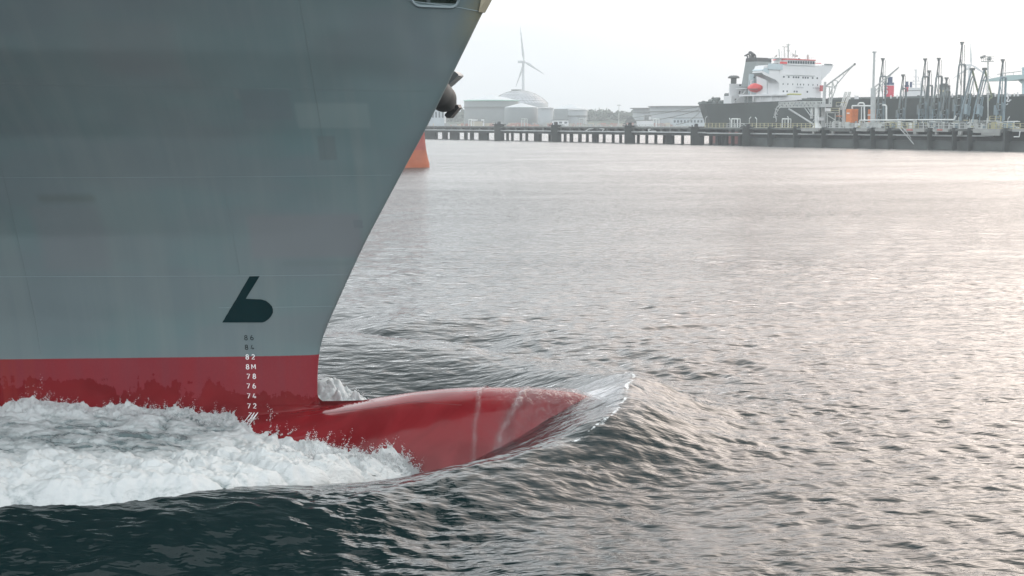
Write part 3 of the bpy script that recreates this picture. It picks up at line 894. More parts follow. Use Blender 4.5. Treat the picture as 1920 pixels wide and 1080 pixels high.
spray(FP2, 6000, 6, (ss2 > -2) & (ss2 < 2) & (jj2 < .6), 'foam_spray', 'small spray splash seen over the top of the red bulb')

# thin moving sheet of water over the nose
def sheet_material():
    m = bpy.data.materials.new('thin_water_film'); m.use_nodes = True
    q = NT(m); t = m.node_tree
    for n in list(t.nodes): t.nodes.remove(n)
    out = q.n('ShaderNodeOutputMaterial')
    pos = q.n('ShaderNodeNewGeometry').outputs['Position']
    n1 = q.n('ShaderNodeTexNoise', {'Vector': q.n('ShaderNodeMapping', {0: pos, 3: (3.5, 2, 1.6)}).outputs[0], 'Scale': 2.6, 'Detail': 5.0, 'Roughness': .62, 'Distortion': .6}).outputs['Fac']
    bp = q.n('ShaderNodeBump', {'Height': n1, 'Strength': .7, 'Distance': .10})
    at = q.n('ShaderNodeAttribute', attribute_name='milk').outputs['Fac']
    tr = q.n('ShaderNodeBsdfTransparent', {'Color': (1, 1, 1, 1)})
    di = q.n('ShaderNodeBsdfDiffuse', {'Color': (.62, .56, .57, 1)})
    f = q.math('MULTIPLY', at, q.rng(n1, .40, .70, .25, 1.0))
    b1 = q.n('ShaderNodeMixShader', {0: f, 1: tr.outputs[0], 2: di.outputs[0]})
    fr = q.n('ShaderNodeFresnel', {'IOR': 1.333, 'Normal': bp.outputs[0]})
    gl = q.n('ShaderNodeBsdfGlossy', {'Roughness': .05, 'Normal': bp.outputs[0]})
    ff = q.math('MULTIPLY', fr.outputs[0], q.rng(at, 0.0, .3))
    s1 = q.n('ShaderNodeMixShader', {0: ff, 1: b1.outputs[0], 2: gl.outputs[0]})
    t.links.new(s1.outputs[0], out.inputs[0]); return m
sg = np.linspace(3.1, TIP - .03, 220); qg = np.linspace(-1, 1, 120)
SG, QG = np.meshgrid(sg, qg, indexing='ij')
zt_, zb2 = bulb_top(SG), bulb_bot(SG); zc_ = (zt_ + zb2) / 2; hh2 = (zt_ - zb2) / 2
phi = QG * 1.55
zz_ = zc_ + hh2 * np.cos(phi) ** .95 if False else zc_ + hh2 * np.cos(phi)
nn_ = np.sign(phi) * (bulb_w(SG) * np.maximum(1 - np.abs((zz_ - zc_) / hh2) ** 1.9, 0) ** .5)
band = .75 * np.exp(-((SG - (3.52 + .10 * np.sin(phi) ** 2 - .04 * perlin(phi * 3, 0 * phi, 4))) / .05) ** 2) + .85 * np.exp(-((SG - (4.45 - .55 * np.sin(np.abs(phi)) ** 2 + .05 * perlin(phi * 3, 0 * phi, 8))) / .08) ** 2)
rough = np.clip((SG - 4.4) / .8, 0, 1)
off = .008 + .035 * band + rough * (.02 + .05 * np.clip(fbm(SG * 3.0, phi * 3.0, 4, 33) + .2, 0, 1))
milk = np.clip(.04 * np.clip((SG - 3.6) / .6, 0, 1) + .24 * band + .10 * rough + .07 * np.exp(-((SG - 4.62 + .55 * np.sin(phi) ** 2) / .25) ** 2), 0, .8)
nv3 = np.stack([0 * SG + .1, np.sin(phi), np.cos(phi)], -1); nv3 /= np.linalg.norm(nv3, axis=-1, keepdims=True)
P3 = s2w(SG + nv3[..., 0] * off, nn_ + nv3[..., 1] * off, zz_ + nv3[..., 2] * off)
film = mesh_np('water_film', P3.reshape(-1, 3), grid_faces(len(sg), 120), sheet_material(), smooth=True, attrs={'milk': milk.ravel()})
tag(film, 'thin translucent sheet of water sliding over the nose of the red bulb', 'water film', kind='stuff')
# ------------------------------------------------------------------ far shore frame: the jetty runs from far left to near right
JA = np.array([*(ray(800, 260)[:2] / ray(800, 260)[1] * 472), 0.0]); JB = np.array([*(ray(1920, 283)[:2] / ray(1920, 283)[1] * 275), 0.0])
JE = (JB - JA) / np.linalg.norm(JB - JA); JM = np.array([-JE[1], JE[0], 0.0])
if JM[1] < 0: JM = -JM
OC = np.array([0, 0, H])
def T(px, py, back):
    """picture point on the vertical plane `back` metres behind the jetty face -> (t, z)"""
    d = ray(px, py); k = ((JA - OC).dot(JM) + back) / d.dot(JM)
    p = OC + d * k
    return float((p - JA).dot(JE)), float(p[2])
def TF(px, py, t):
    """picture point on the plane across the jetty at t -> (back, z)"""
    d = ray(px, py); k = ((JA - OC).dot(JE) + t) / d.dot(JE)
    p = OC + d * k
    return float((p - JA).dot(JM)), float(p[2])
def J(): return MB(JA, JE, JM)
def jw(t, b, z): return JA + JE * t + JM * b + np.array([0, 0, z])
def jb(mb, px0, px1, y0, y1, back, dep, z0=None, z1=None):
    t0, za = T(px0, y0, back); t1, _ = T(px1, y0, back + dep)
    _, zb = T(px0, y1, back)
    if t1 < t0 + .25: t1 = t0 + .25
    mb.box((t0, back, z0 if z0 is not None else zb), (t1, back + dep, z1 if z1 is not None else za))
    return t0, t1
def jt(mb, a, b, r, n=6, back=5.0, back2=None):
    ta, za = T(a[0], a[1], back); b2 = back if back2 is None else back2; tb, zb = T(b[0], b[1], b2)
    mb.tube((ta, back, za), (tb, b2, zb), r, n=n)
def jp(mb, pts, r, back=5.0, n=6):
    for a, b in zip(pts[:-1], pts[1:]): jt(mb, a, b, r, n, back)
def jthing(name, label, cat, px, back, z=0.0, group=None):
    t, _ = T(px, 240, back)
    return thing(name, label, cat, tuple(jw(t, back, z)), group)

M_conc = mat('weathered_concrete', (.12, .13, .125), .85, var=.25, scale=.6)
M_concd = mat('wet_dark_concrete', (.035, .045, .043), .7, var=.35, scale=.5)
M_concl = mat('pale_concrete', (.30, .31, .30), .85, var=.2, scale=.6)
M_pipe = mat('grey_pipe_paint', (.42, .44, .44), .5, var=.12)
M_pipel = mat('pale_pipe_paint', (.62, .64, .63), .5, var=.1)
M_yel = mat('yellow_rail_paint', (.36, .34, .21), .6, var=.2)
M_rail = mat('galvanised_steel', (.42, .44, .43), .55, var=.2)
M_armg = mat('arm_grey_green_paint', (.15, .18, .185), .5, var=.25)
M_armb = mat('arm_blue_grey_paint', (.18, .24, .27), .5, var=.25)
M_armd = mat('arm_dark_paint', (.12, .14, .135), .5, var=.2)
M_armo = mat('arm_olive_paint', (.20, .24, .14), .5, var=.2)
M_oran = mat('orange_panel_paint', (.62, .19, .05), .6, var=.18, scale=1.5)
M_wht = mat('ship_white_paint', (.66, .67, .68), .45, var=.06, scale=.3)
M_whb = mat('ship_pale_blue_paint', (.44, .53, .56), .45, var=.06)
M_hulk = mat('ship_black_green_paint', (.028, .040, .038), .5, var=.3, scale=.15)
M_boot = mat('ship_red_boot_paint', (.20, .055, .05), .6, var=.25, scale=.3)
M_fun = mat('funnel_grey_green_paint', (.21, .24, .24), .5, var=.1)
M_dark = mat('dark_steel', (.035, .04, .042), .5, var=.3)
M_win = mat('window_glass_dark', (.03, .05, .06), .12, var=.1)
M_redp = mat('signal_red_paint', (.62, .04, .04), .45, var=.1)
M_rope = mat('mooring_rope', (.22, .23, .22), .9, var=.1)
M_lamp = mat('lamp_head_pale', (.6, .62, .62), .5)
DZ = 4.7

# ---------------------------------------------------------------- trestle on the left
tr = jthing('jetty_trestle', 'low concrete pipe trestle on dark piles across the water below the storage tanks', 'jetty', 1050, 3)
t0 = T(760, 240, 0)[0]; t1 = T(1322, 240, 0)[0]
J().box((t0, 0, 4.25), (t1, 9, DZ)).build('deck', M_conc, tr)
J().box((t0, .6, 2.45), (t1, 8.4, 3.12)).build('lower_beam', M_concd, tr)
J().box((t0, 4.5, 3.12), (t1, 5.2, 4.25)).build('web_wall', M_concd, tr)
for px in range(812, 1320, 17):
    tt = T(px, 240, .2)[0]; J().box((tt, .3, 3.12), (tt + .9, 1.3, 4.25)).build('bracket', M_conc, tr)
J().tube((t0, .1, 3.3), (t1, .1, 3.3), .19, n=8).build('pipe', M_pipe, tr)
mb = J(); jp(mb, [(1097, 246), (1104, 242), (1112, 241)], .16, .2); mb.build('bent_pipe', M_pipel, tr)
mb = J(); jp(mb, [(1124, 241), (1133, 242), (1128, 247)], .16, .2); mb.build('bent_pipe', M_pipel, tr)
mb = J(); jp(mb, [(1230, 246), (1217, 247), (1216, 243), (1220, 241.5)], .2, .2); mb.build('bent_pipe', M_pipel, tr)
piles = [(795, 821), (829, 840), (843, 862), (870, 877), (881, 889), (897, 917), (949, 953), (958, 963), (974, 979), (985, 989), (1001, 1016), (1028, 1033), (1057, 1061), (1068, 1075), (1084, 1091), (1098.5, 1102.5), (1110, 1123), (1130, 1134), (1147, 1150.5), (1161, 1165), (1194, 1198), (1210, 1214), (1227, 1231), (1243, 1248), (1249, 1265), (1277, 1281)]
for a, b in piles:
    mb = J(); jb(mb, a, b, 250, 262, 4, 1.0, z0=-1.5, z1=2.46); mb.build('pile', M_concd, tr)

def dolphin(a, b, ytop, label, back=-2.5, dep=4, m=M_concd, wide=None):
    d = jthing('mooring_dolphin', label, 'mooring dolphin', (a + b) / 2, back, 0, 'concrete dolphins standing along the jetty')
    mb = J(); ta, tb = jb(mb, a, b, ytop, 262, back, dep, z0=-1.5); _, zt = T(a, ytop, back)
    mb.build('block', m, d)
    J().box((ta - .5, back - .4, zt), (tb + .5, back + dep + .4, zt + .28)).build('cap', M_dark, d)
    mb = J(); c = (ta + tb) / 2
    for o in (-.6, .5): mb.tube((c + o, back + 1, zt + .28), (c + o, back + 1, zt + .75), .18, n=8)
    mb.box((c - .3, back + 1.6, zt + .28), (c + .3, back + 2.4, zt + 1.1)); mb.build('mooring_hook', M_dark, d)
    mb = J(); mb.path([(ta - .4, back - .3, zt + .2), (ta - .4, back - .3, zt + 1.1), (ta + .6, back - .3, zt + 1.1)], .05); mb.build('hand_rail', M_rail, d)
    return d
dolphin(926.5, 939.5, 234, 'dark square dolphin standing in the trestle in front of the green rimmed tank')
dolphin(1033, 1046.5, 235.5, 'dark square dolphin standing in the trestle left of the white roofed tank')
dolphin(1171, 1185, 237, 'dark square dolphin below the dark gravel heap, with a hook on its cap')
dolphin(1295, 1319, 239.5, 'broad stepped dolphin below the stern of the black tanker', dep=5)
for a, b, l in ((1392, 1408, 'dark leaning pier at the left end of the closed jetty wall'),):
    dolphin(a, b, 240, l, m=M_concd)

# portal frames and small lamps over the trestle
def portal(px0, px1, y0, y1, label, m):
    p = jthing('pipe_portal', label, 'portal frame', px0, 6, DZ, 'rectangular frames over the jetty')
    t0_, z1_ = T(px0, y0, 6); t1_, _ = T(px1, y0, 6)
    mb = J(); mb.path([(t0_, 6, DZ), (t0_, 6, z1_), (t1_, 6, z1_), (t1_, 6, DZ)], .17); mb.build('frame', m, p)
    mb = J(); mb.path([(t0_, 7, DZ), (t0_, 7, z1_), (t1_, 7, z1_), (t1_, 7, DZ)], .12); mb.build('frame', m, p)
portal(879, 884, 224, 236, 'pale frame above the trestle beside the white cabins', M_pipel)
portal(978, 984, 223, 236, 'grey frame above the trestle below the dome', M_rail)
portal(1086, 1093, 223, 236, 'grey frame above the trestle below the rightmost tank', M_rail)
portal(1225, 1231, 223.5, 236, 'pale frame above the trestle below the long white tanks', M_pipel)
portal(1372, 1383, 223, 238, 'pale frame in front of the tanker stern', M_pipel)
portal(1467, 1478, 223, 238, 'pale frame in front of the black hull below the gangway', M_pipel)
def lamp(px, y0, dx, label, back=3):
    l = jthing('jetty_lamp', label, 'lamp post', px, back, DZ, 'small lamp posts on the jetty')
    t_, z_ = T(px, y0, back); J().tube((t_, back, DZ), (t_, back, z_ - .2), .06).build('pole', M_pipel, l)
    t2, _ = T(px + dx, y0, back); J().tube((t_, back, z_ - .25), (t2, back, z_ + .25), .12, n=6).build('lamp_head', M_lamp, l)
lamp(1322.5, 220, 3, 'thin lamp post at the left end of the yellow railing')
lamp(1369, 223, -1.5, 'thin lamp post just left of the pale portal frame')
lamp(1405, 221, 3, 'thin lamp post with its head turned right, where the railing turns yellow')
lamp(1419, 221.5, -3, 'thin lamp post with its head turned left, beside the one turned right')
lamp(1478.5, 220, -2, 'thin lamp post at the right portal frame below the gangway')
lamp(1890, 221, 3, 'thin lamp post at the right edge before the red boot of the tanker', 6)

def railing(px0, px1, label, m, back=1.0, h=1.15, step=1.35, zb=None):
    r = jthing('railing', label, 'railing', (px0 + px1) / 2, back, DZ, 'railings along the jetty edge')
    zb = zb or DZ
    ta = T(px0, 236, back)[0]; tb = T(px1, 236, back)[0]
    mb = J()
    for z in (zb + h, zb + h * .55, zb + .12): mb.box((ta, back - .04, z - .05), (tb, back + .04, z + .05))
    mb.build('rail', m, r)
    n = max(2, int((tb - ta) / step)); o = None
    for i in range(n + 1):
        t_ = ta + (tb - ta) * i / n
        if o is None:
            o = J().box((t_ - .10, back - .05, zb), (t_ + .10, back + .05, zb + h)).build('post', m, r)
        else:
            c_ = o.copy(); COL.objects.link(c_); c_.location = tuple(JE * (t_ - ta))
railing(1322, 1363, 'pale yellow railing in front of the tanker stern', M_yel)
railing(1363, 1403, 'grey railing around the small bridge by the portal frame', M_rail, h=1.1)
railing(1403, 1527, 'long yellow railing below the gangway on the jetty edge', M_yel)
railing(1660, 1722, 'yellow railing below the left loading arms', M_yel, back=.5, h=1.3)
railing(1722, 1850, 'grey railing below the middle loading arms', M_rail, back=.5, h=1.3)
railing(1853, 1925, 'yellow railing at the right end of the jetty', M_yel, back=.5, h=1.2)
railing(1855, 1876, 'short yellow railing on the raised platform at the foot of the rightmost arm', M_yel, back=5, zb=DZ + 1.6, h=1.2)
railing(1040, 1290, 'thin grey railing along the trestle deck', M_rail, back=1.0, h=.7, step=2.5)
railing(1548, 1660, 'grey railing in front of the orange cabinets', M_rail, back=.5, h=1.2)

# ---------------------------------------------------------------- closed jetty head on the right
jh = jthing('loading_jetty', 'long dark concrete jetty head with pillars carrying the loading arms beside the tanker', 'jetty', 1660, 4)
ta = T(1316, 240, 0)[0]; tb = T(2080, 240, 0)[0]; tw = T(1393, 240, 0)[0]
J().box((ta, -.3, 4.25), (tb, 16, DZ)).build('deck', M_conc, jh)
J().box((tw, 2.2, -1.5), (tb, 3.4, 4.25)).build('back_wall', M_concd, jh)
J().box((tw, .5, -1.5), (tb, 2.2, 2.0)).build('fender_wall', mat('tidal_concrete', (.05, .062, .06), .6, var=.45, scale=.35), jh)
J().box((ta, 1.0, 2.4), (tw, 2.2, 3.0)).build('lower_beam', M_concd, jh)
J().tube((ta, .4, 3.15), (T(1860, 240, 0)[0], .4, 3.15), .2, n=8).build('pipe', M_pipe, jh)
for a, b in ((1329.5, 1336.5), (1341.5, 1352), (1352, 1359), (1359, 1366), (1370.5, 1374), (1384, 1393)):
    mb = J(); jb(mb, a, b, 250, 262, 2.4, 1.2, z0=-1.5, z1=4.2); mb.build('pile', M_concd, jh)
mb = J(); jb(mb, 1341.5, 1366, 250, 262, 3, 1.0, z0=-1.5, z1=2.5)
for a, b in ((1439, 1453), (1487, 1502), (1540, 1553), (1600, 1609), (1632, 1640), (1665, 1673), (1739, 1747), (1785, 1794), (1814, 1823), (1881, 1898)):
    mb = J(); jb(mb, a, b, 242, 262, -1.2, 2.6, z0=-1.5, z1=4.9); mb.build('pillar', M_concd, jh)
for a, b, y in ((1502, 1539, 246), (1556, 1598, 246), (1605, 1630, 246), (1641, 1664, 246), (1694, 1738, 247), (1749, 1783, 247), (1824, 1880, 249), (1898, 1930, 247)):
    mb = J(); jb(mb, a, b, 240.5, y, -.9, 1.0, z1=4.68); mb.build('edge_slab', M_concl if (a > 1600 or a < 1540) else M_conc, jh)
for a, b, y1 in ((1523, 1530, 251), (1559, 1566, 251), (1593, 1598, 250), (1712, 1722, 252), (1753, 1760, 252), (1796, 1806, 253), (1840, 1878, 254)):
    mb = J(); jb(mb, a, b, 246, y1, -.8, .7); mb.build('hanging_block', M_concl, jh)
for a, b in ((1700, 1712), (1757, 1768)):
    mb = J(); jb(mb, a, b, 242, 245, -.98, .2); mb.build('red_mark', mat('faded_red_board', (.42, .14, .12), .7, var=.3), jh)
mb = J(); jp(mb, [(1683, 236), (1692, 246), (1703, 258), (1713, 270)], .10, -1.3); jp(mb, [(1690, 236), (1699, 246), (1708, 260)], .07, -1.3)
mb.build('access_ladder', M_rail, jh)
mb = J(); jp(mb, [(1901, 256.5), (1911, 256.5), (1912.5, 246)], .12, -1.2); mb.build('pipe_bracket', M_pipel, jh)
# low fence/pipe clutter on the jetty deck
mb = J()
jp(mb, [(1611, 238), (1612, 225.5), (1789, 224.5), (1792, 217)], .17, 3); mb.build('header_pipe', M_pipel, jh)
r2 = random.Random(5)
for m_, k in ((M_rail, 150), (M_conc, 90), (M_yel, 26), (M_pipel, 60), (M_armb, 40)):
    mb = J()
    for i in range(k):
        px = r2.uniform(1552, 1900); b_ = r2.uniform(1.5, 12); t_, _ = T(px, 236, b_); w_ = r2.uniform(.15, 1.3)
        h_ = r2.uniform(.3, 1.6) if r2.random() < .8 else r2.uniform(1, 2.2)
        if r2.random() < .55: mb.box((t_, b_, DZ), (t_ + w_, b_ + r2.uniform(.2, .9), DZ + h_))
        elif r2.random() < .5: mb.tube((t_, b_, DZ + h_), (t_ + w_ * 4, b_, DZ + h_ + r2.uniform(-.1, .1)), .08)
        else: mb.tube((t_, b_, DZ), (t_ + r2.uniform(-.4, .4), b_, DZ + h_ + .5), .09)
    o = mb.build('deck_pipework', m_, jh); o['kind'] = 'stuff'

# ---------------------------------------------------------------- tanker
HB = 18.0; BM = 30.0
tk = jthing('oil_tanker', 'large black hulled oil tanker with white superstructure moored behind the jetty', 'tanker', 1450, HB)
ts_, zs_ = T(1310, 195.5, HB + 4.5)
tb_, _ = T(1332, 245, HB + 4.5)
DK = zs_
tend = T(2300, 190, HB)[0]
def thull(mb, z0, z1, inset=0.0):
    def st(z): return ts_ + (tb_ - ts_) * np.clip((DK - z) / (DK - 1.0), 0, 1.2) + inset
    zz = np.linspace(z0, z1, 6)
    for side in (0, 1):
        for i in range(5):
            L = []
            for z in (zz[i], zz[i + 1]):
                tt = [st(z), st(z) + 6, st(z) + 16, tend]; bb = [HB + 4.5, HB + 1.2, HB, HB]
                if side: bb = [2 * HB + BM - b for b in bb]
                L.append([(t, b, z) for t, b in zip(tt, bb)])
            for j in range(3):
                q = [L[0][j], L[0][j + 1], L[1][j + 1], L[1][j]]
                mb.poly(q if not side else q[::-1])
    for i in range(5):
        a, b = zz[i], zz[i + 1]
        mb.poly([(st(a), HB + BM - 4.5, a), (st(a), HB + 4.5, a), (st(b), HB + 4.5, b), (st(b), HB + BM - 4.5, b)])
    z = z1; mb.poly([(st(z), HB + 4.5, z), (st(z) + 6, HB + 1.2, z), (st(z) + 16, HB, z), (tend, HB, z), (tend, HB + BM, z), (st(z) + 16, HB + BM, z), (st(z) + 6, HB + BM - 1.2, z), (st(z), HB + BM - 4.5, z)])
mb = J(); thull(mb, 3.4, DK); mb.build('hull', M_hulk, tk)
mb = J(); thull(mb, -2, 3.396, .3); mb.build('boot_topping', M_boot, tk)
# raised gunwale amidships
def tb_box(name, px0, px1, y0, y1, back, dep, m, par=tk, z0=None):
    mb = J(); jb(mb, px0, px1, y0, y1, back, dep, z0=z0); return mb.build(name, m, par)
mb = J(); t_a = T(1372, 195, HB)[0]; t_b = T(1500, 188, HB)[0]; zz_b = T(1460, 188.5, HB)[1]
mb.hexa([(t_a, HB, DK), (t_b, HB, DK), (t_b, HB + .5, DK), (t_a, HB + .5, DK)], [(t_a, HB, DK + .05), (t_b, HB, zz_b), (t_b, HB + .5, zz_b), (t_a, HB + .5, DK + .05)])
mb.box((t_b, HB, DK), (tend, HB + .5, zz_b)); mb.build('bulwark', M_hulk, tk)
# aft deck houses
tb_box('poop_house', 1357, 1470, 180, 197, HB + 3, 22, M_wht, z0=DK)
tb_box('engine_casing', 1367, 1415, 157, 180, HB + 4, 18, M_wht)
tb_box('casing_block', 1404, 1462, 138.5, 180, HB + 6, 16, M_whb)
# overhanging deck with stanchions
t0_, zz = T(1388, 178.5, HB + 1); t1_, _ = T(1462, 178.5, HB + 1)
J().box((t0_, HB + .6, zz - .35), (t1_, HB + 5, zz + .1)).build('boat_deck', M_wht, tk)
for px in (1413, 1417, 1425.5, 1431, 1446.5):
    mb = J(); tt = T(px, 185, HB + 1)[0]; mb.tube((tt, HB + .9, DK), (tt, HB + .9, zz - .3), .16 if px in (1413, 1425.5, 1446.5) else .07); mb.build('stanchion', M_wht, tk)
mb = J()
for px in (1396, 1403, 1419, 1427, 1434, 1440, 1451):
    tt = T(px, 185, HB + 2.9)[0]; mb.box((tt, HB + 2.85, DK + .2), (tt + r2.uniform(.6, 1.5), HB + 2.95, DK + 2.1))
mb.build_each('door', M_fun, tk)
mb = J(); jp(mb, [(1374, 195), (1378, 190), (1390, 179), (1398, 170)], .12, HB + 1.5); jp(mb, [(1380, 166), (1400, 166)], .08, HB + 2); jp(mb, [(1380, 166), (1380, 176)], .08, HB + 2)
mb.build('stair', M_wht, tk)
mb = J(); 
for px, y in ((1386, 173), (1392, 175), (1378, 188)): tt, z_ = T(px, y, HB + 2.8); mb.tube((tt, HB + 2.8, z_ - .5), (tt + .3, HB + 2.8, z_ + .4), .22)
mb.build_each('deck_gear', M_dark, tk)
# mushroom vent
tt, z_ = T(1375.5, 157, HB + 8); mb = J(); mb.lathe((tt, HB + 8, z_), [(.85, 0), (.85, 1.5), (.9, 1.55), (1.7, 1.6), (1.65, 2.0), (1.1, 2.35), (.1, 2.45)], 14); mb.build('ventilator', M_conc, tk, True)
# funnel: leaning aft edge
ft, fz0 = T(1390, 157, HB + 8); ft2, fz1 = T(1398, 109, HB + 8); fte = T(1419, 109, HB + 8)[0]; fD = 7.0
mb = J()
mb.hexa([(ft, HB + 8, fz0 - 1), (fte, HB + 8, fz0 - 1), (fte, HB + 8 + fD, fz0 - 1), (ft, HB + 8 + fD, fz0 - 1)], [(ft2, HB + 8, fz1 - 1.1), (fte, HB + 8, fz1 - 1.1), (fte, HB + 8 + fD - 1, fz1 - 1.1), (ft2, HB + 8 + fD - 1, fz1 - 1.1)])
funnel = mb.build('funnel', M_fun, tk)
mb = J(); mb.hexa([(ft2, HB + 7.98, fz1 - 1.1), (fte + .02, HB + 7.98, fz1 - 1.1), (fte + .02, HB + 7.1 + fD, fz1 - 1.1), (ft2, HB + 7.1 + fD, fz1 - 1.1)], [(ft2 + .2, HB + 8, fz1), (fte, HB + 8, fz1), (fte, HB + 7 + fD, fz1), (ft2 + .2, HB + 7 + fD, fz1)])
mb.build('funnel_top', M_dark, tk)
for px, hh, rr in ((1402, .5, .22), (1406, .8, .25), (1410, 1.3, .36), (1413, 1.0, .3), (1416.5, .7, .2)):
    mb = J(); tt = T(px, 109, HB + 10)[0]
    P = [(tt, HB + 10, fz1 - .1), (tt, HB + 10, fz1 + hh), (tt - .5, HB + 10, fz1 + hh + .45), (tt - 1.2, HB + 10, fz1 + hh + .35)]
    for a, b in zip(P[:-1], P[1:]): mb.tube(a, b, rr, n=8)
    mb.build('exhaust_pipe', M_dark, tk)
mb = J(); jt(mb, (1400, 108), (1392, 82), .04, back=HB + 10); jt(mb, (1418, 108), (1424, 92), .03, back=HB + 10); mb.build('aerial', M_wht, tk)
# main block: front face looks along the ship towards the bow
tf = T(1461.5, 190, HB + 2)[0]
def FB(mb, px0, px1, y0, y1, t_off, dep):
    """box whose front is on the plane t = tf + t_off, running aft by dep"""
    b0, za = TF(px0, y0, tf + t_off); b1, _ = TF(px1, y0, tf + t_off); _, zb = TF(px0, y1, tf + t_off)
    mb.box((tf + t_off - dep, b0, zb), (tf + t_off, b1, za)); return b0, b1, zb, za
mb = J(); fb = FB(mb, 1461.5, 1541, 127, 197, 0, 8.5); block = mb.build('accommodation_block', M_wht, tk)
def fpt(px, py, t_off=0): 
    b, z = TF(px, py, tf + t_off); return (tf + t_off, b, z)
# bridge wings with sloping undersides
def prism(mb, P, dep, t_off=0):
    pts = [fpt(p[0], p[1], t_off) for p in P]
    mb.hexa([(p[0] - dep, p[1], p[2]) for p in pts], pts)
mb = J(); prism(mb, [(1541, 122), (1563, 122.5), (1557, 134), (1541, 150)], 3.5, .01); mb.build('bridge_wing', M_wht, tk)
mb = J(); prism(mb, [(1461, 121), (1434, 123), (1428, 136), (1432, 140), (1455, 150), (1461, 156)], 3.5, .01); mb.build('bridge_wing', M_wht, tk)
mb = J(); prism(mb, [(1428.5, 132), (1434, 127), (1442, 127), (1442, 139)], 3.7, .03); mb.build('wing_panel', M_whb, tk)
tb_box('recess_wall', 1441, 1461, 150, 180, HB + 3.5, 1.0, mat('ship_mid_grey_paint', (.42, .44, .46), .5), z0=None)  # recess wall in one even grey, darker than the white block
mb = J(); FB(mb, 1461, 1541, 121, 127, .02, 8); mb.build('bridge_deck', M_wht, tk)
mb = J(); FB(mb, 1476, 1529, 111.5, 121.5, .3, 5); wh = mb.build('wheelhouse', M_wht, tk)
mb = J(); FB(mb, 1441, 1468, 119, 130, .3, .2); mb.build('wing_screen', M_whb, tk)
mb = J(); FB(mb, 1476, 1530, 110, 111.6, .5, 5.5); mb.build('roof_edge', M_redp, tk)
mb = J(); FB(mb, 1528, 1540, 117.8, 119, .4, .3); mb.build('red_rail', M_redp, tk)
mb = J(); FB(mb, 1464, 1476, 115.5, 119.5, .4, .3); mb.build('red_canvas', M_redp, tk)
mb = J(); FB(mb, 1546, 1561, 119.5, 122, .2, .1); mb.build('wing_dodger', M_fun, tk)
def window(px, y, w, h, par=block, off=.05):
    mb = J(); FB(mb, px - w / 2, px + w / 2, y - h / 2, y + h / 2, off, .1); mb.build('window', M_win, par)
for i in range(11): window(1479 + i * 4.65, 116.3 + .12 * i, 3.4, 5, wh, .36)
for px in (1470, 1479, 1488.3, 1493, 1497.3, 1506, 1510.5, 1515, 1524, 1532.5): window(px, 144 + (px - 1470) * .04, 2.6, 3.2)
for px in (1468.5, 1477.5, 1486.7, 1495.5, 1501, 1507, 1516, 1524.5, 1533): window(px, 157.5 + (px - 1470) * .03, 1.3, 3.0)
for px in (1469, 1476, 1489.7, 1494.3, 1514): window(px, 171.2 + (px - 1470) * .02, 2.4, 3.2)
mb = J(); FB(mb, 1475, 1528, 140.5, 141.2, .12, .12); mb.build('ledge', M_fun, tk)
for px, y in ((1414, 145), (1427.5, 144.5), (1387, 160)):
    mb = J(); jb(mb, px - 1, px + 1, y - 1.5, y + 1.5, HB + 5.7, .4); mb.build('window', M_win, tk)
for px, y in ((1447, 158), (1448, 171), (1455, 171.5), (1422, 172), (1432, 172.5)):
    mb = J(); jb(mb, px - 1.3, px + 2, y - 2, y + 2, HB + 2.95, .5); mb.build('window', M_win, tk)
# lettering on the front of the block
fn_axes = (JM, np.array([0, 0, 1.0]))
def text_on(par, txt, px, py, hpx, m, origin=None):
    cu = bpy.data.curves.new('lettering', 'FONT'); cu.body = txt; cu.align_x = 'CENTER'; cu.align_y = 'CENTER'; cu.resolution_u = 2
    ob = bpy.data.objects.new('tmp_text', cu); COL.objects.link(ob)
    dg = bpy.context.evaluated_depsgraph_get(); me = bpy.data.meshes.new_from_object(ob.evaluated_get(dg))
    bpy.data.objects.remove(ob)
    p = fpt(px, py, .06); sc_ = (fpt(px, py, .06)[2] - fpt(px, py + hpx, .06)[2]) / .72
    pw = jw(*p) - np.array(parent_loc(par))
    for v in me.vertices:
        c = v.co.copy(); q = pw + JM * c.x * sc_ * .95 + np.array([0, 0, 1]) * c.y * sc_; v.co = tuple(q)
    me.materials.clear(); me.materials.append(m)
    o = bpy.data.objects.new('lettering', me); COL.objects.link(o); o.parent = par; return o
M_let = mat('faint_grey_lettering', (.22, .24, .27), .6)
text_on(block, 'SAFETY FIRST', 1500, 164.3, 2.6, M_let)
text_on(block, 'NO SMOKING', 1531, 165.2, 2.6, M_let)
mb = J(); FB(mb, 1538.5, 1544, 160, 171, 1.2, .3); mb.build('red_board', mat('dull_red_board', (.42, .06, .07), .6), tk)
# mast platform
mb = J()
for px in (1464.5, 1476, 1488): FB(mb, px - 2.2, px + 2.2, 109, 124, -1.5, 1.2)
mb.build_each('mast_leg', M_pipel, tk)
mb = J(); FB(mb, 1456, 1495, 108, 109.3, -1, 3); mb.build('mast_platform', M_rail, tk)
mb = J()
def fl(a, b, r, off=-1.5): mb.tube(fpt(a[0], a[1], off), fpt(b[0], b[1], off), r, n=6)
fl((1478, 109), (1478, 82), .22); fl((1478, 88), (1467, 87.5), .12); fl((1470.5, 88), (1470.5, 108), .13); fl((1460.5, 92), (1461.5, 108), .13); fl((1492, 94), (1490.5, 108), .12)
fl((1474, 84), (1482, 84), .09); fl((1475, 95), (1481, 95), .1); fl((1466, 96), (1466, 108), .05); fl((1483, 97), (1483, 108), .05); fl((1486, 99), (1486, 108), .05); fl((1473.5, 99), (1473.5, 108), .05)
fl((1488, 106), (1488, 101), .25); fl((1495, 104.5), (1491, 104.5), .3)
mb.build('radar_mast', M_rail, tk)
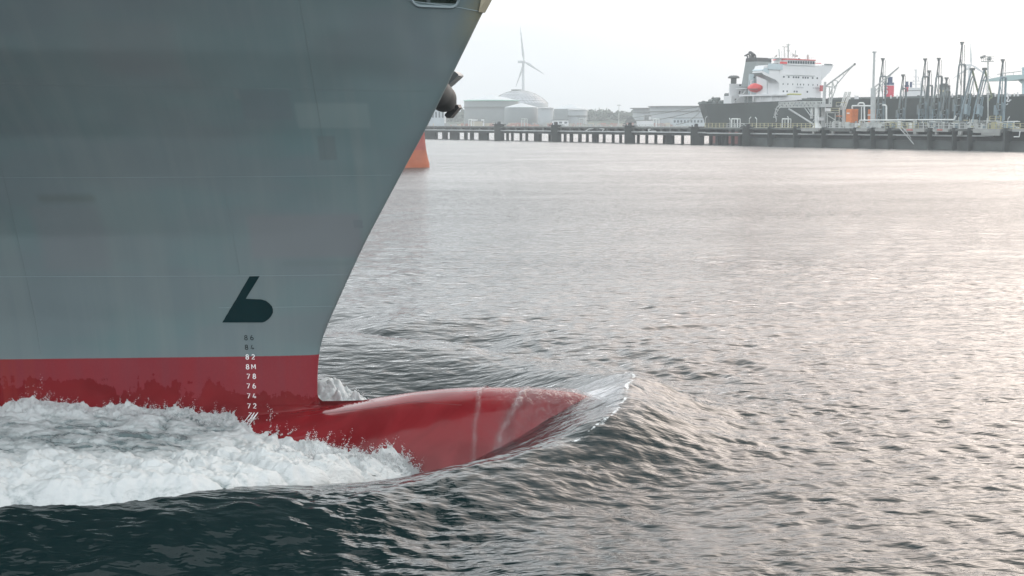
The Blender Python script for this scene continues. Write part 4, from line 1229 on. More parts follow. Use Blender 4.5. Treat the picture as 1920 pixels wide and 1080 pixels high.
mb = J(); prism(mb, [(1451.5, 107.5), (1457, 102), (1457, 106)], .05, -1.5); mb.build('flag', mat('flag_cloth', (.25, .25, .2), .8), tk)
mb = J()
for px in (1447, 1451, 1455.5, 1460): mb.tube(fpt(px, 122.0, -2), fpt(px + 2.5, 121.0, -2), .4, n=8)
mb.build_each('deck_gear', M_dark, tk)
mb = J(); fl((1514.7, 111), (1514.7, 103), .3, -1); fl((1514.7, 113), (1514.7, 102), .16, -1)
for px in (1518, 1521, 1524.5, 1528): fl((px, 111), (px, 107), .04, -1)
fl((1509.7, 110), (1509.7, 119), .1, -1); fl((1493, 112), (1503, 122), .05, -1)
mb.build('mast_post', M_rail, tk)
mb = J(); prism(mb, [(1499, 109), (1503, 112), (1509, 111), (1510, 113), (1499, 113)], .5, 0); mb.build('compass_gear', M_conc, tk)
# lifeboat
lb, lz = T(1410, 166, HB + 3); le, _ = T(1436, 166, HB + 3)
mb = J(); n = 14; Lb = le - lb; k0 = len(mb.v)
for i in range(n + 1):
    x = i / n; r = (math.sin(math.pi * min(max(x * .94 + .03, 0), 1)) ** .55); zc = lz - .1 + .25 * (2 * x - 1) ** 2
    for j in range(12):
        a = 2 * math.pi * j / 12; yy = math.cos(a) * 1.35 * r; z_ = math.sin(a) * (1.35 if math.sin(a) > 0 else 1.1) * r * (1.12 if abs(x - .42) < .16 and math.sin(a) > 0 else 1)
        mb.v.append(mb.w((lb + Lb * x, HB + 1.5 + yy, zc + z_)))
for i in range(n):
    for j in range(12):
        j2 = (j + 1) % 12; mb.f.append((k0 + i * 12 + j, k0 + (i + 1) * 12 + j, k0 + (i + 1) * 12 + j2, k0 + i * 12 + j2))
mb.f.append(tuple(k0 + j for j in range(12))); mb.f.append(tuple(k0 + n * 12 + j for j in reversed(range(12))))
lbt = thing('lifeboat', 'enclosed red lifeboat hanging beside the tanker superstructure', 'lifeboat', tuple(jw((lb + le) / 2, HB + 1.5, lz)))
mb.build('hull_and_canopy', M_redp, lbt, True)
J().box((lb + .5, HB + .12, lz - .35), (le - .5, HB + .2, lz - .2)).build('rubbing_band', M_conc, lbt)
mb = J()
for px in (1408, 1438):
    jp(mb, [(px, 178), (px, 152), (px + (3 if px < 1420 else -3), 150)], .15, HB + 1.5)
mb.build('davit', M_wht, tk)
# stern winches
mb = J()
for px, w_, h_ in ((1313, .6, .8), (1319, .5, 1.1), (1324, .8, .9), (1328, .7, .6), (1334, 1.0, 1.6), (1340, .7, 1.0), (1353, .9, 1.2), (1357, .7, .9)):
    tt = T(px, 193, HB + 4)[0]; mb.tube((tt - w_ * .8, HB + 4, DK + h_ * .5), (tt + w_ * .8, HB + 4, DK + h_ * .5), h_ * .42, n=10)
    mb.box((tt - w_, HB + 3.6, DK), (tt + w_, HB + 4.4, DK + h_ * .5))
for px in (1338, 1342, 1346): tt = T(px, 190, HB + 6)[0]; mb.tube((tt - .6, HB + 6, DK + 1.5), (tt + .6, HB + 6, DK + 1.5), .5, n=10)
mb.box((T(1332, 190, HB + 6)[0], HB + 5.6, DK), (T(1348, 190, HB + 6)[0], HB + 6.4, DK + 1.4))
mb.build_each('mooring_winch', M_armd, tk)
mb = J(); jt(mb, (1336.5, 189), (1336.8, 181), .12, back=HB + 4); mb.build('stern_lantern', M_dark, tk)
mb = J(); 
for px in (1362, 1366, 1370): tt, z_ = T(px, 178, HB + 5); mb.tube((tt - .4, HB + 5, z_), (tt + .4, HB + 5, z_), .55, n=10)
mb.build_each('mooring_winch', M_armd, tk)
# provisions crane and yellow hose crane lying on deck, hose gear
mb = J(); jp(mb, [(1467, 179.5), (1480, 176.5), (1502, 177)], .22, HB + 4); mb.build('hose_crane', mat('faded_yellow_green', (.50, .50, .20), .6), tk)
# cargo deck pipe rack, long dark band with gaps under it
t0_ = T(1552, 184, HB + 3)[0]
zr = T(1700, 182.5, HB + 3)[1]
J().box((t0_, HB + 3, zr - .25), (tend, HB + 5, zr + .25)).build('catwalk', M_armd, tk)
mb = J()
tt = t0_
while tt < T(2000, 184, HB)[0]:
    mb.box((tt, HB + 3.2, DK), (tt + .25, HB + 4.4, zr)); 
    if r2.random() < .5: mb.box((tt + .5, HB + 3.5, zr), (tt + .5 + r2.uniform(.3, 1.4), HB + 4, zr + r2.uniform(.2, .7)))
    if r2.random() < .45: mb.box((tt + .3, HB + 2.6, zz_b), (tt + .3 + r2.uniform(.2, 1.2), HB + 3, zz_b + r2.uniform(.3, .8)))
    tt += r2.uniform(1.3, 3.2)
mb.build('deck_pipework', M_armd, tk)['kind'] = 'stuff'
mb = J()
for px, w_ in ((1500, 3), (1508, 4), (1518, 3), (1528, 5), (1540, 4)):
    tt = T(px, 186, HB + 3)[0]; mb.box((tt, HB + 2, DK), (tt + w_ * .5, HB + 4, DK + r2.uniform(.6, 1.3)))
mb.build_each('manifold', M_armd, tk)
mb = J()
for i in range(30):
    px = r2.uniform(1560, 1910); tt = T(px, 186, HB + 1)[0]; mb.tube((tt, HB + 1, zz_b), (tt, HB + 1, zz_b + r2.uniform(.4, 1.1)), .18)
mb.build_each('deck_vent', M_wht, tk)
mb = J(); tt, z_ = T(1887.5, 181, HB); 
def hp(px, py): a, b = T(px, py, HB - .03); return (a, HB - .03, b)
pts = [(1883.5, 180.5), (1887, 179.5), (1890, 181.5), (1890.5, 185), (1888, 188), (1888.5, 190.5), (1893, 190), (1893, 187.5), (1896, 187.5)]
for a, b in zip(pts[:-1], pts[1:]): mb.tube(hp(*a), hp(*b), .17, n=4)
mb.tube(hp(1888.2, 195), hp(1888.8, 196.3), .28, n=6)
mb.build('white_hull_mark', M_wht, tk)

# mooring lines from the stern
def line(a, b, ya, label, back_b=30):
    p = jw(T(a[0], a[1], HB + 3)[0], HB + 3, T(a[0], a[1], HB + 3)[1]); q = at_y(b[0], b[1], ya)
    mb = MB(); P = [p + (q - p) * t + np.array([0, 0, -1.0 * math.sin(math.pi * t)]) for t in np.linspace(0, 1, 9)]
    mb.path(P, .11, n=5, raw=True); o = mb.build('mooring_line', M_rope); tag(o, label, 'rope', 'mooring lines of the tanker')
line((1311, 199), (1100, 226), 480, 'upper long mooring line running left from the tanker stern')
line((1311, 206), (1182, 226), 430, 'lower mooring line running left from the tanker stern')
line((1313, 209), (1268, 233), 372, 'short steep mooring line below the tanker stern')
# ---------------------------------------------------------------- marine loading arms
def arm_frame(mb_org): return MB(mb_org, JM, -JE)
def loading_arm(px, ytop, label, back=9.0, scale=None, lean=0.0, m=None, m2=None, off=0.0):
    """upright arm: column, boom, folded outer pipe (inverted U), top wheel, cables, counterweight"""
    m = m or M_armg; m2 = m2 or M_armb
    t_, z1 = T(px, ytop, back); org = jw(t_, back, DZ); Ht = z1 - DZ
    a = thing('cargo_loader', label, 'loading arm', tuple(org), 'upright loading arms on the jetty head')
    k = Ht / 16.0; w = k ** .5
    def mb(): return MB(org, JM, -JE)
    b = mb()
    for x, y in ((-1.5, 0), (-.55, .8), (.35, -.6), (.9, .5)):
        b.tube((x * w, y, 0), (x * w + .35, y * .6, Ht * (.36 + .03 * x)), .16)
    for f in (.08, .16, .26, .34):
        b.tube((-1.5 * w, 0, Ht * f), (.9 * w, .5, Ht * (f + .012)), .11)
    b.tube((-1.5 * w, 0, Ht * .06), (.9 * w, .5, Ht * .2), .06); b.tube((.9 * w, .5, Ht * .16), (-1.3 * w, 0, Ht * .33), .06)
    b.build('base_column', m2, a)
    b = mb(); b.tube((-1.0 * w, .2, Ht * .30), (.18, 0, Ht * .985), .17, .13, n=8); b.build('inboard_arm', M_armd, a)
    b = mb(); b.tube((.75 * w, .1, Ht * .18), (.42, 0, Ht * .975), .10); b.tube((.55 * w, .1, Ht * .5), (-.25, 0, Ht * .62), .08); b.tube((.5 * w, .1, Ht * .7), (0, 0, Ht * .8), .08); b.build('brace', m, a)
    b = mb(); u = .74
    P = [(-1.7 * w, -.5, Ht * .30), (-1.15 * w, -.5, Ht * (u - .03)), (-.95 * w, -.5, Ht * u), (.85 * w, -.5, Ht * u), (1.05 * w, -.5, Ht * (u - .03)), (.9 * w, -.5, Ht * .12)]
    b.path(P, .21, n=8); b.build('outboard_pipe', m, a)
    b = mb(); b.box((-.22, -.3, Ht - .32), (.58, .3, Ht)); b.box((-.05, -.2, Ht - .7), (.42, .2, Ht - .32)); b.build('sheave', M_armd, a)
    b = mb(); b.tube((-.2, -.35, Ht * .97), (-1.0 * w, -.35, Ht * .55), .05); b.tube((.7, -.35, Ht * .97), (.95 * w, -.35, Ht * .28), .05); b.build('cable', M_dark, a)
    b = mb(); b.path([(-1.4 * w, -.6, Ht * .34), (-1.9 * w, -.6, Ht * .37), (-2.2 * w, -.6, Ht * .34), (-2.1 * w, -.6, Ht * .30), (-1.8 * w, -.6, Ht * .28)], .15, n=6); b.build('flange_elbow', M_armd, a)
    b = mb(); b.box((-.9 * w, .3, Ht * .20), (-.1 * w, 1.0, Ht * .34)); b.build('counterweight', m, a)
    return a
loading_arm(1654.5, 109, 'tall loading arm directly in front of the red and blue ship funnel', 9)
loading_arm(1692.5, 139.5, 'short loading arm between the red funnel and the small white ship')
loading_arm(1734, 109.5, 'left arm of the close pair of tall loading arms', 9)
loading_arm(1741.5, 132, 'lower arm tucked behind the close pair', 12)
loading_arm(1759.5, 108.5, 'tall loading arm just left of the dark yellow banded funnel', 9)
loading_arm(1774, 145, 'lowest loading arm, in front of the dark yellow banded funnel', 9)
loading_arm(1803, 78.5, 'tallest loading arm, rising left of the faint wind turbine', 9)
loading_arm(1879.5, 111, 'single loading arm at the right end below the pale boom', 9, m=M_armb)
def folded_arm(px, ytop, label, back=9.0):
    t_, z1 = T(px, ytop, back); org = jw(t_, back, DZ); Ht = z1 - DZ
    a = thing('cargo_loader', label, 'loading arm', tuple(org), 'leaning blue grey loading arms')
    def mb(): return MB(org, JM, -JE)
    b = mb()
    for x, y in ((-3.9, 0), (-3.1, .8), (-2.1, -.5)): b.tube((x, y, 0), (x + 1.7, y * .6, Ht * .52), .13)
    for f in (.12, .25, .4, .5): b.tube((-3.9 + 3.3 * f, 0, Ht * f), (-2.1 + 3.3 * f, 0, Ht * f), .08)
    b.build('base_column', M_armb, a)
    b = mb(); b.tube((-3.0, .1, Ht * .30), (0, 0, Ht * .98), .16, n=8); b.tube((-1.6, .1, Ht * .2), (.9, 0, Ht * .85), .12); b.build('inboard_arm', M_armb, a)
    b = mb(); b.path([(-2.9, -.5, Ht * .35), (-.9, -.5, Ht * .80), (-.4, -.5, Ht * .86), (.4, -.5, Ht * .84), (.7, -.5, Ht * .78)], .15, n=8); b.build('inner_pipe', M_armg, a)
    b = mb(); b.tube((.1, 0, Ht * .97), (3.3, 0, Ht * .52), .24, .2, n=8); b.path([(3.3, 0, Ht * .55), (3.2, 0, Ht * .51), (2.5, 0, Ht * .50), (2.3, 0, Ht * .46)], .16); b.build('outboard_arm', M_armo, a)
    b = mb(); b.box((-.35, -.4, Ht * .96), (.6, .4, Ht * 1.0)); b.build('sheave', M_armd, a)
    b = mb(); b.tube((-.2, 0, Ht), (-2.6, 0, Ht * .5), .04); b.tube((.5, 0, Ht * .98), (1.2, 0, Ht * .5), .04); b.build('cable', M_dark, a)
    b = mb(); b.hexa([(-3.4, -1.4, Ht * .24), (-2.0, -1.4, Ht * .20), (-2.0, -.7, Ht * .20), (-3.4, -.7, Ht * .24)], [(-3.1, -1.4, Ht * .40), (-1.7, -1.4, Ht * .36), (-1.7, -.7, Ht * .36), (-3.1, -.7, Ht * .40)]); b.build('counterweight', M_armb, a)
folded_arm(1822.5, 127.5, 'left leaning loading arm with its olive outer pipe folded down')
folded_arm(1846, 127, 'right leaning loading arm with its olive outer pipe folded down')

# floodlight tower
fl_ = jthing('floodlight_tower', 'slim mast with a railed lamp platform above the leaning loading arms', 'lamp tower', 1852.5, 8, DZ)
mb = J(); jt(mb, (1852.5, 236), (1852.5, 114.5), .16, back=8); mb.build('mast', M_rail, fl_)
t_, z_ = T(1852, 115, 8); t2_, z2_ = T(1843.5, 106, 8); t3_, _ = T(1860.5, 115, 8)
J().box((t2_, 7.3, z_ - .1), (t3_, 8.7, z_ + .1)).build_each('platform', M_rail, fl_)
mb = J()
for tt in np.linspace(t2_, t3_, 5): mb.tube((tt, 7.3, z_), (tt, 7.3, z_ + 1.05), .05)
for z in (.55, 1.05): mb.tube((t2_, 7.3, z_ + z), (t3_, 7.3, z_ + z), .05); mb.tube((t2_, 8.7, z_ + z), (t3_, 8.7, z_ + z), .05)
mb.build('railing', M_rail, fl_)
mb = J(); mb.tube((t2_ - .6, 8, z_ + .9), (t2_ + .5, 8, z_ + 1.2), .28); mb.box((t2_ + 1.2, 7.8, z_ + .2), (t2_ + 1.9, 8.2, z_ + .9)); mb.box((t3_ - 1, 7.8, z_ + .2), (t3_ - .4, 8.2, z_ + .9)); mb.build('floodlight', M_armd, fl_)

# tall round post with derrick boom
po = jthing('derrick_post', 'tall pale post with a slanting derrick boom left of the first loading arm', 'derrick', 1636, 5, DZ)
mb = J(); jt(mb, (1636.5, 238), (1637.5, 165), .62, 10, 5); mb.build('lower_post', M_pipe, po)
mb = J(); jt(mb, (1637.5, 165), (1639.5, 98), .27, 8, 5); jt(mb, (1639.5, 99), (1639.6, 96.5), .5, 8, 5); mb.build('upper_post', M_pipe, po)
mb = J(); jt(mb, (1638, 165), (1685.5, 126), .16, 6, 5); jt(mb, (1640, 172), (1674, 136.5), .12, 6, 5); jt(mb, (1674, 136.5), (1685, 127), .12, 6, 5); jt(mb, (1655, 151), (1657, 156), .08, 6, 5); jt(mb, (1666, 142), (1667, 146), .08, 6, 5); mb.build('boom', M_pipe, po)
mb = J(); jt(mb, (1640, 180), (1650, 164), .08, 6, 5); jt(mb, (1640, 192), (1654, 162), .05, 6, 5); mb.build('strut', M_rail, po)
for k_, (px0, px1) in enumerate(((1635, 1641),)):
    mb = J(); jb(mb, px0, px1, 196, 206, 4.4, 1); mb.build('junction_box', M_rail, po)

# gangway tower and crane
gw = jthing('gangway_crane', 'pale steel crane on a post beside the tanker superstructure, boom raised to the right', 'crane', 1546, 7, DZ)
mb = J(); jt(mb, (1543, 240), (1544.5, 200), .55, 10, 7); jt(mb, (1544.5, 200), (1546.5, 160), .42, 10, 7); jt(mb, (1546.5, 160), (1547.5, 153.5), .3, 8, 7); mb.build('post', M_pipe, gw)
mb = J()
for a, b in (((1554.5, 200), (1555.5, 164)), ((1559, 200), (1561, 152)), ((1554.5, 198), (1560, 180)), ((1555, 180), (1560.5, 165)), ((1555, 190), (1560, 190)), ((1555, 175), (1560, 175)), ((1547, 162), (1560, 163)), ((1561, 152), (1565, 166))): jt(mb, a, b, .14, 6, 7)
mb.build('lattice', M_rail, gw)
mb = J(); jt(mb, (1549, 161), (1602.5, 120.5), .22, 6, 7); jt(mb, (1563, 165), (1591, 132), .13, 6, 7); jt(mb, (1591, 132), (1602, 121), .13, 6, 7); jt(mb, (1561, 150), (1571, 152), .1, 6, 7); jt(mb, (1558, 192), (1571, 152), .12, 6, 7)
jt(mb, (1579, 138), (1583, 142), .08, 6, 7); mb.build('boom', M_pipe, gw)
mb = J(); jt(mb, (1602.5, 118.5), (1602.5, 122.5), .25, 8, 7); mb.build('boom_head', M_armd, gw)

gg = jthing('gangway', 'long grey truss gangway on struts in front of the tanker hull', 'gangway', 1500, 5, DZ)
tg0, zg = T(1464, 201, 5); tg1, _ = T(1540, 201, 5); zt2 = T(1500, 191, 5)[1]
J().box((tg0, 4.2, zg - .15), (tg1, 6, zg + .15)).build('walkway', M_rail, gg)
for b_ in (4.2, 6):
    mb = J(); mb.tube((tg0, b_, zt2), (tg1, b_, zt2), .10); mb.tube((tg0, b_, (zg + zt2) / 2), (tg1, b_, (zg + zt2) / 2), .06)
    n = 22
    for i in range(n):
        x0 = tg0 + (tg1 - tg0) * i / n; x1 = tg0 + (tg1 - tg0) * (i + 1) / n
        mb.tube((x0, b_, zg), (x0, b_, zt2), .07); mb.tube((x0, b_, zg if i % 2 else zt2), (x1, b_, zt2 if i % 2 else zg), .06)
    mb.build('side_truss', M_rail, gg)
J().box((tg0 + 5, 4.5, zg + .3), (tg1 - 6, 4.6, zt2 - .35)).build('side_panel', M_armb, gg)
mb = J()
for d_ in (0, 1.6):
    jp(mb, [(1466, 192 + d_), (1457, 200 + d_), (1453, 211 + d_), (1455, 222 + d_)], .09, 4.3)
for a, b in (((1466, 199), (1459, 205)), ((1459, 205), (1455, 214)), ((1451, 214), (1458, 214)), ((1450, 220), (1457, 219)), ((1455, 211), (1450, 220)), ((1453, 204), (1460, 207)), ((1456, 222), (1455, 229))): jt(mb, a, b, .09, 5, 4.5)
mb.build('access_stair', M_pipe, gg)
mb = J(); jt(mb, (1479, 204), (1526, 233.5), .24, 6, 4.5); mb.build('strut', M_pipe, gg)
mb = J(); jt(mb, (1508, 201), (1521, 219), .14, 6, 4.5); jt(mb, (1514, 201), (1524, 217), .14, 6, 4.5); jt(mb, (1521, 219), (1526, 216), .12, 6, 4.5); jt(mb, (1524, 228), (1531, 218), .1, 6, 4.5); mb.build('strut', M_pipe, gg)
mb = J(); jt(mb, (1531.5, 239), (1532, 200), .62, 10, 5); mb.build('column', M_pipel, gg)
mb = J(); jt(mb, (1522, 222), (1522.5, 202), .35, 8, 5); mb.build('column', M_pipel, gg)
mb = J(); tt, z_ = T(1532, 240, 5); mb.lathe((tt, 5, DZ), [(1.3, 0), (1.0, .5), (.65, 1.2)], 12); mb.build('column_foot', M_pipel, gg)
mb = J(); jb(mb, 1528, 1560, 195, 201, 4.5, 2.2); mb.build('landing', M_pipe, gg)
mb = J(); jb(mb, 1547, 1556, 203, 209, 4, 2); jb(mb, 1534, 1541, 220, 226, 4, 2); mb.build_each('control_cabin', M_wht, gg)

# stair and hose tower
ht = jthing('hose_tower', 'steel tower with two steeply inclined pale tubes left of the orange cabinet', 'tower', 1578, 6, DZ)
mb = J()
for a, b in (((1574, 206), (1585, 172)), ((1577, 206), (1588, 172)), ((1581, 206), (1592, 172)), ((1584, 206), (1595, 172))): jt(mb, a, b, .16, 6, 6)
mb.build_each('inclined_tube', M_pipel, ht)
mb = J()
for i in range(9):
    y = 173 + i * 4; jt(mb, (1584.5 - i * 1.3, y), (1588 - i * 1.3, y), .06, 5, 5.9); jt(mb, (1591.5 - i * 1.3, y), (1595 - i * 1.3, y), .06, 5, 5.9)
mb.build_each('rung', M_rail, ht)
mb = J(); jt(mb, (1582, 238), (1582.5, 200), .42, 8, 6); mb.build('column', M_pipe, ht)
mb = J(); jt(mb, (1573, 238), (1574, 206), .12, 6, 6); jt(mb, (1566, 238), (1566, 211), .12, 6, 6); jt(mb, (1551, 238), (1551, 211), .12, 6, 6); jt(mb, (1550, 215), (1566, 225), .12, 6, 6); jt(mb, (1571, 215), (1580, 225), .08, 6, 6); mb.build_each('leg', M_rail, ht)
mb = J(); jb(mb, 1549, 1575, 210.5, 212, 5, 2.5); jb(mb, 1567, 1586, 198, 199.5, 5, 2.5); mb.build_each('platform', M_rail, ht)
mb = J(); jp(mb, [(1558, 211), (1558, 203), (1573, 203), (1573, 211)], .07, 5); jp(mb, [(1558, 207), (1573, 207)], .07, 5); jp(mb, [(1568, 199), (1568, 192), (1586, 192), (1586, 199)], .07, 5); mb.build('platform_railing', M_yel, ht)
mb = J(); jb(mb, 1568, 1584, 217, 218.2, 5, 1.5); mb.build('orange_beam', M_oran, ht)

# orange cabinets with ribbed panels
def cabinet(px0, px1, y0, y1, back, label, tie=True):
    c = jthing('orange_cabinet', label, 'equipment cabinet', (px0 + px1) / 2, back, DZ, 'orange cabinets on the jetty')
    mb = J(); a, b = jb(mb, px0, px1, y0, y1, back, 2.4); mb.build('housing', M_oran, c)
    z0 = T(px0, y1, back)[1]; z1 = T(px0, y0, back)[1]
    n = 7
    for i in range(n):
        z = z0 + (z1 - z0) * (i + .5) / n
        mb = J(); mb.box((a + .05, back - .10, z - (z1 - z0) / n * .40), (b - .05, back - .003, z + (z1 - z0) / n * .40)); mb.box((b + .003, back + .05, z - (z1 - z0) / n * .40), (b + .10, back + 2.35, z + (z1 - z0) / n * .40)); mb.build('panel', M_oran, c)
    mb = J(); mb.box(((a + b) / 2 - .5, back - .16, (z0 + z1) / 2 + .5), ((a + b) / 2 + .3, back - .11, (z0 + z1) / 2 + .8)); mb.build('name_plate', M_pipel, c)
    mb = J()
    for i, tt in enumerate((a + .3, b - .3)): mb.tube((tt, back + 1, DZ - .1), (tt, back + 1, z0 + .02), .15)
    mb.build_each('leg', M_rail, c)
    return c
cabinet(1587, 1609, 204.5, 230, 4, 'bright orange ribbed cabinet standing under the pale pipe bend')
cabinet(1628, 1646, 205, 236, 6.5, 'orange cabinet half hidden behind the tall pale post')
pb = jthing('pipe_loop', 'pale pipe rising in a square loop between the two orange cabinets', 'pipe', 1615, 4.5, DZ, 'pale pipe loops on the jetty')
mb = J(); jp(mb, [(1598, 204), (1598, 198.5), (1632, 198.5)], .20, 4.5); jp(mb, [(1609, 198), (1609.5, 194.5), (1612, 193), (1618, 193), (1620.5, 195), (1621, 225)], .20, 4.4); jp(mb, [(1615.5, 199), (1615, 224)], .12, 4.6); mb.build('pipe_run', M_pipel, pb)
pb = jthing('pipe_loop', 'pale hooked pipe standing just right of the first tall loading arm', 'pipe', 1660, 4.5, DZ, 'pale pipe loops on the jetty')
mb = J(); jp(mb, [(1655, 197), (1660, 197), (1662, 199), (1662, 226)], .2, 4.5); mb.build('pipe_run', M_pipel, pb)

# ---------------------------------------------------------------- ships behind the tanker
def farship(name, label, px0, px1, back, dep=26, zt=9.0):
    s = jthing(name, label, 'ship', (px0 + px1) / 2, back)
    a = T(px0, 190, back)[0]; b = T(px1, 190, back)[0]
    mb = J(); mb.hexa([(a + 6, back + 4, -1), (b - 8, back + 4, -1), (b, back + dep / 2, -1), (b - 8, back + dep - 4, -1), (a + 6, back + dep - 4, -1)], [(a, back, zt), (b - 14, back, zt), (b, back + dep / 2, zt), (b - 14, back + dep, zt), (a, back + dep, zt)]); mb.build('hull', M_hulk, s)
    return s
M_fred = mat('funnel_red_paint', (.60, .05, .09), .5, var=.08)
M_fredd = mat('funnel_side_dark_red_paint', (.30, .035, .05), .5, var=.1)
M_fblu = mat('funnel_navy_paint', (.03, .06, .13), .5, var=.1)
sh = farship('moored_ship', 'ship hidden behind the tanker, its red funnel with navy top and white letter showing', 1600, 1760, 75)
bk = 80.0
def fbox(mb, px0, pxm, px1, y0, y1, grow=0.0):
    """box whose front face spans px0..pxm and whose bow-side face spans pxm..px1"""
    t0, za = T(px0, y0, bk); t1, _ = T(pxm, y0, bk); _, zb = T(px0, y1, bk)
    b1, _ = TF(px1, y0, t1); mb.box((t0 - grow, bk - grow, zb), (t1 + grow, b1 + grow, za)); return t0, t1, b1, zb, za
mb = J(); q1 = fbox(mb, 1658, 1667, 1676.5, 160.5, 192); mb.build('funnel', M_fred, sh)
mb = J(); fbox(mb, 1658, 1667, 1676, 155, 159.3, .05); mb.build('funnel_top', M_fblu, sh)
mb = J(); fbox(mb, 1658, 1667, 1676, 159.3, 160.5, .1); mb.build('white_band', M_wht, sh)
mb = J(); 
for px in (1667, 1670.5): tt, z_ = T(px, 155, bk + 4); mb.tube((tt, bk + 4, z_), (tt, bk + 4, z_ + 1.8), .45, n=8)
mb.build('exhaust_pipe', M_fblu, sh)
mb = J()
pts = []
for a in np.linspace(20, 270, 14): pts.append((.5 + .42 * math.cos(math.radians(a)), .745 + .23 * math.sin(math.radians(a))))
for a in np.linspace(90, -160, 14)[1:]: pts.append((.5 + .42 * math.cos(math.radians(a)), .265 + .25 * math.sin(math.radians(a))))
tS0, zS1 = T(1657.8, 163.5, bk); tS1, _ = T(1665.5, 163.5, bk); zS0 = T(1658, 176, bk)[1]
def mS(u, v): return jw(tS0 + (tS1 - tS0) * u, bk - .12, zS0 + (zS1 - zS0) * v)
ribbon(mb, pts, .20, mapping=mS); mb.build('funnel_letter', M_wht, sh)
s3 = farship('moored_ship', 'white superstructure with twin dark exhausts and a mast behind the loading arms', 1690, 1800, 110)
bk = 115.0
mb = J(); fbox(mb, 1703, 1722, 1731, 165, 192); fbox(mb, 1700, 1724, 1731, 172, 192, .6); mb.build('superstructure', M_wht, s3)
mb = J(); fbox(mb, 1703.5, 1722, 1730, 169.5, 170.8, .15); mb.build('window_band', M_armd, s3)
mb = J(); fbox(mb, 1696.5, 1701, 1704, 163.5, 178); mb.build('funnel', M_fred, s3)
mb = J(); fbox(mb, 1696.5, 1701, 1704, 159.5, 163.4, .05); fbox(mb, 1706, 1709, 1710.5, 153.5, 164); mb.build('funnel_top', M_fblu, s3)
mb = J()
jt(mb, (1700.5, 160), (1700.5, 153), .5, 8, bk); mb.build('exhaust_pipe', M_fblu, s3)
mb = J(); jt(mb, (1717.5, 166), (1717.5, 132), .28, 6, bk); jt(mb, (1713.5, 131), (1720, 131), .16, 6, bk); jt(mb, (1713, 144), (1722, 144), .14, 6, bk); jt(mb, (1712, 152), (1724, 152), .12, 6, bk); jt(mb, (1722.5, 152), (1722.5, 144), .14, 6, bk); jt(mb, (1712, 160), (1712, 150), .14, 6, bk); jt(mb, (1726, 166), (1726, 152), .14, 6, bk); mb.build('mast', M_wht, s3)
mb = J(); jp(mb, [(1706, 165), (1728, 165)], .1, bk); jp(mb, [(1711, 158), (1727, 158)], .1, bk); mb.build('hand_rail', M_wht, s3)
s4 = farship('moored_ship', 'dark funnel with a dull yellow band rising behind the lowest loading arm', 1757, 1850, 150)
bk = 155.0
mb = J(); fbox(mb, 1762, 1770, 1779, 164, 192); mb.build('funnel', M_armd, s4)
mb = J(); fbox(mb, 1762, 1770, 1779, 169, 172.3, .12); mb.build('yellow_band', M_yel, s4)
mb = J()
for px, y in ((1766, 160), (1769, 158.5), (1773, 159), (1777, 162)): tt, z_ = T(px, y, bk + 4); mb.tube((tt, bk + 4, z_ - 1.5), (tt, bk + 4, z_ + .4), .9, n=8)
mb.build('exhaust_pipe', M_dark, s4)
# pale unloading crane at the right edge
uc = jthing('unloading_crane', 'huge pale blue green crane boom entering at the right edge behind the ships', 'crane', 1918, 130)
M_crn = mat('crane_pale_green_paint', (.34, .46, .46), .6, var=.06)
bk = 130.0
def cb(pts0, b0, b1):
    mb = J(); P = [T(px, py, b0) for px, py in pts0]
    mb.hexa([(p[0], b0, p[1]) for p in P], [(p[0], b1, p[1]) for p in P]); return mb
cb([(1838, 152.5), (1838, 151), (1890, 141), (1926, 139.5), (1926, 147), (1895, 151)], bk, bk + 4).build('boom', M_crn, uc)
mb = J(); jt(mb, (1919, 198), (1919, 128), .5, 6, bk + 2); jt(mb, (1917, 128), (1930, 128), .4, 6, bk + 2); jt(mb, (1912, 150), (1919, 156), .5, 6, bk + 2); mb.build('tower', M_crn, uc)
mb = J(); jp(mb, [(1870, 139.5), (1885, 137), (1915, 133.5)], .14, bk); jp(mb, [(1885, 137), (1885, 142)], .1, bk); jp(mb, [(1900, 135), (1900, 141)], .1, bk); mb.build('walkway_rail', M_rail, uc)
tt0 = T(1919, 190, bk)[0]
J().box((tt0 - 4, bk - 4, -1), (tt0 + 10, bk + 8, T(1919, 198, bk)[1])).build('portal_base', M_crn, uc)

# ---------------------------------------------------------------- shore, tanks, turbines, trees
LZ = 3.4
M_land = mat('shore_ground', (.20, .19, .15), .95, var=.3, scale=.04)
M_bank = mat('stone_bank', (.13, .13, .12), .95, var=.35, scale=.3)
SHY = 800.0
mb = MB(); 
L_ = []
for i in range(41):
    x = -900 + i * 45; yy = SHY + 12 * math.sin(i * .7) + (0 if x < 150 else 0)
    L_.append((x, yy))
for i in range(40):
    a, b = L_[i], L_[i + 1]
    mb.poly([(a[0], a[1], -1), (b[0], b[1], -1), (b[0], b[1] + 9, LZ), (a[0], a[1] + 9, LZ)])
bank = mb.build('shore_bank', M_bank); tag(bank, kind='structure')
mb = MB()
for i in range(40):
    a, b = L_[i], L_[i + 1]; mb.poly([(a[0], a[1] + 9, LZ), (b[0], b[1] + 9, LZ), (b[0] * 1.6, 2050, LZ), (a[0] * 1.6, 2050, LZ)])
tag(mb.build('shore_ground', M_land), kind='structure')
M_tank = mat('tank_grey_steel', (.13, .15, .155), .7, var=.07, scale=.12)
M_tankl = mat('tank_pale_steel', (.25, .275, .29), .7, var=.05, scale=.12)
M_roof = mat('tank_roof_steel', (.40, .43, .45), .6, var=.06, scale=.2)
M_green = mat('green_rim_paint', (.28, .50, .42), .6)
M_dome = mat('aluminium_dome_panel', (.34, .36, .39), .45, var=.18, scale=.15)
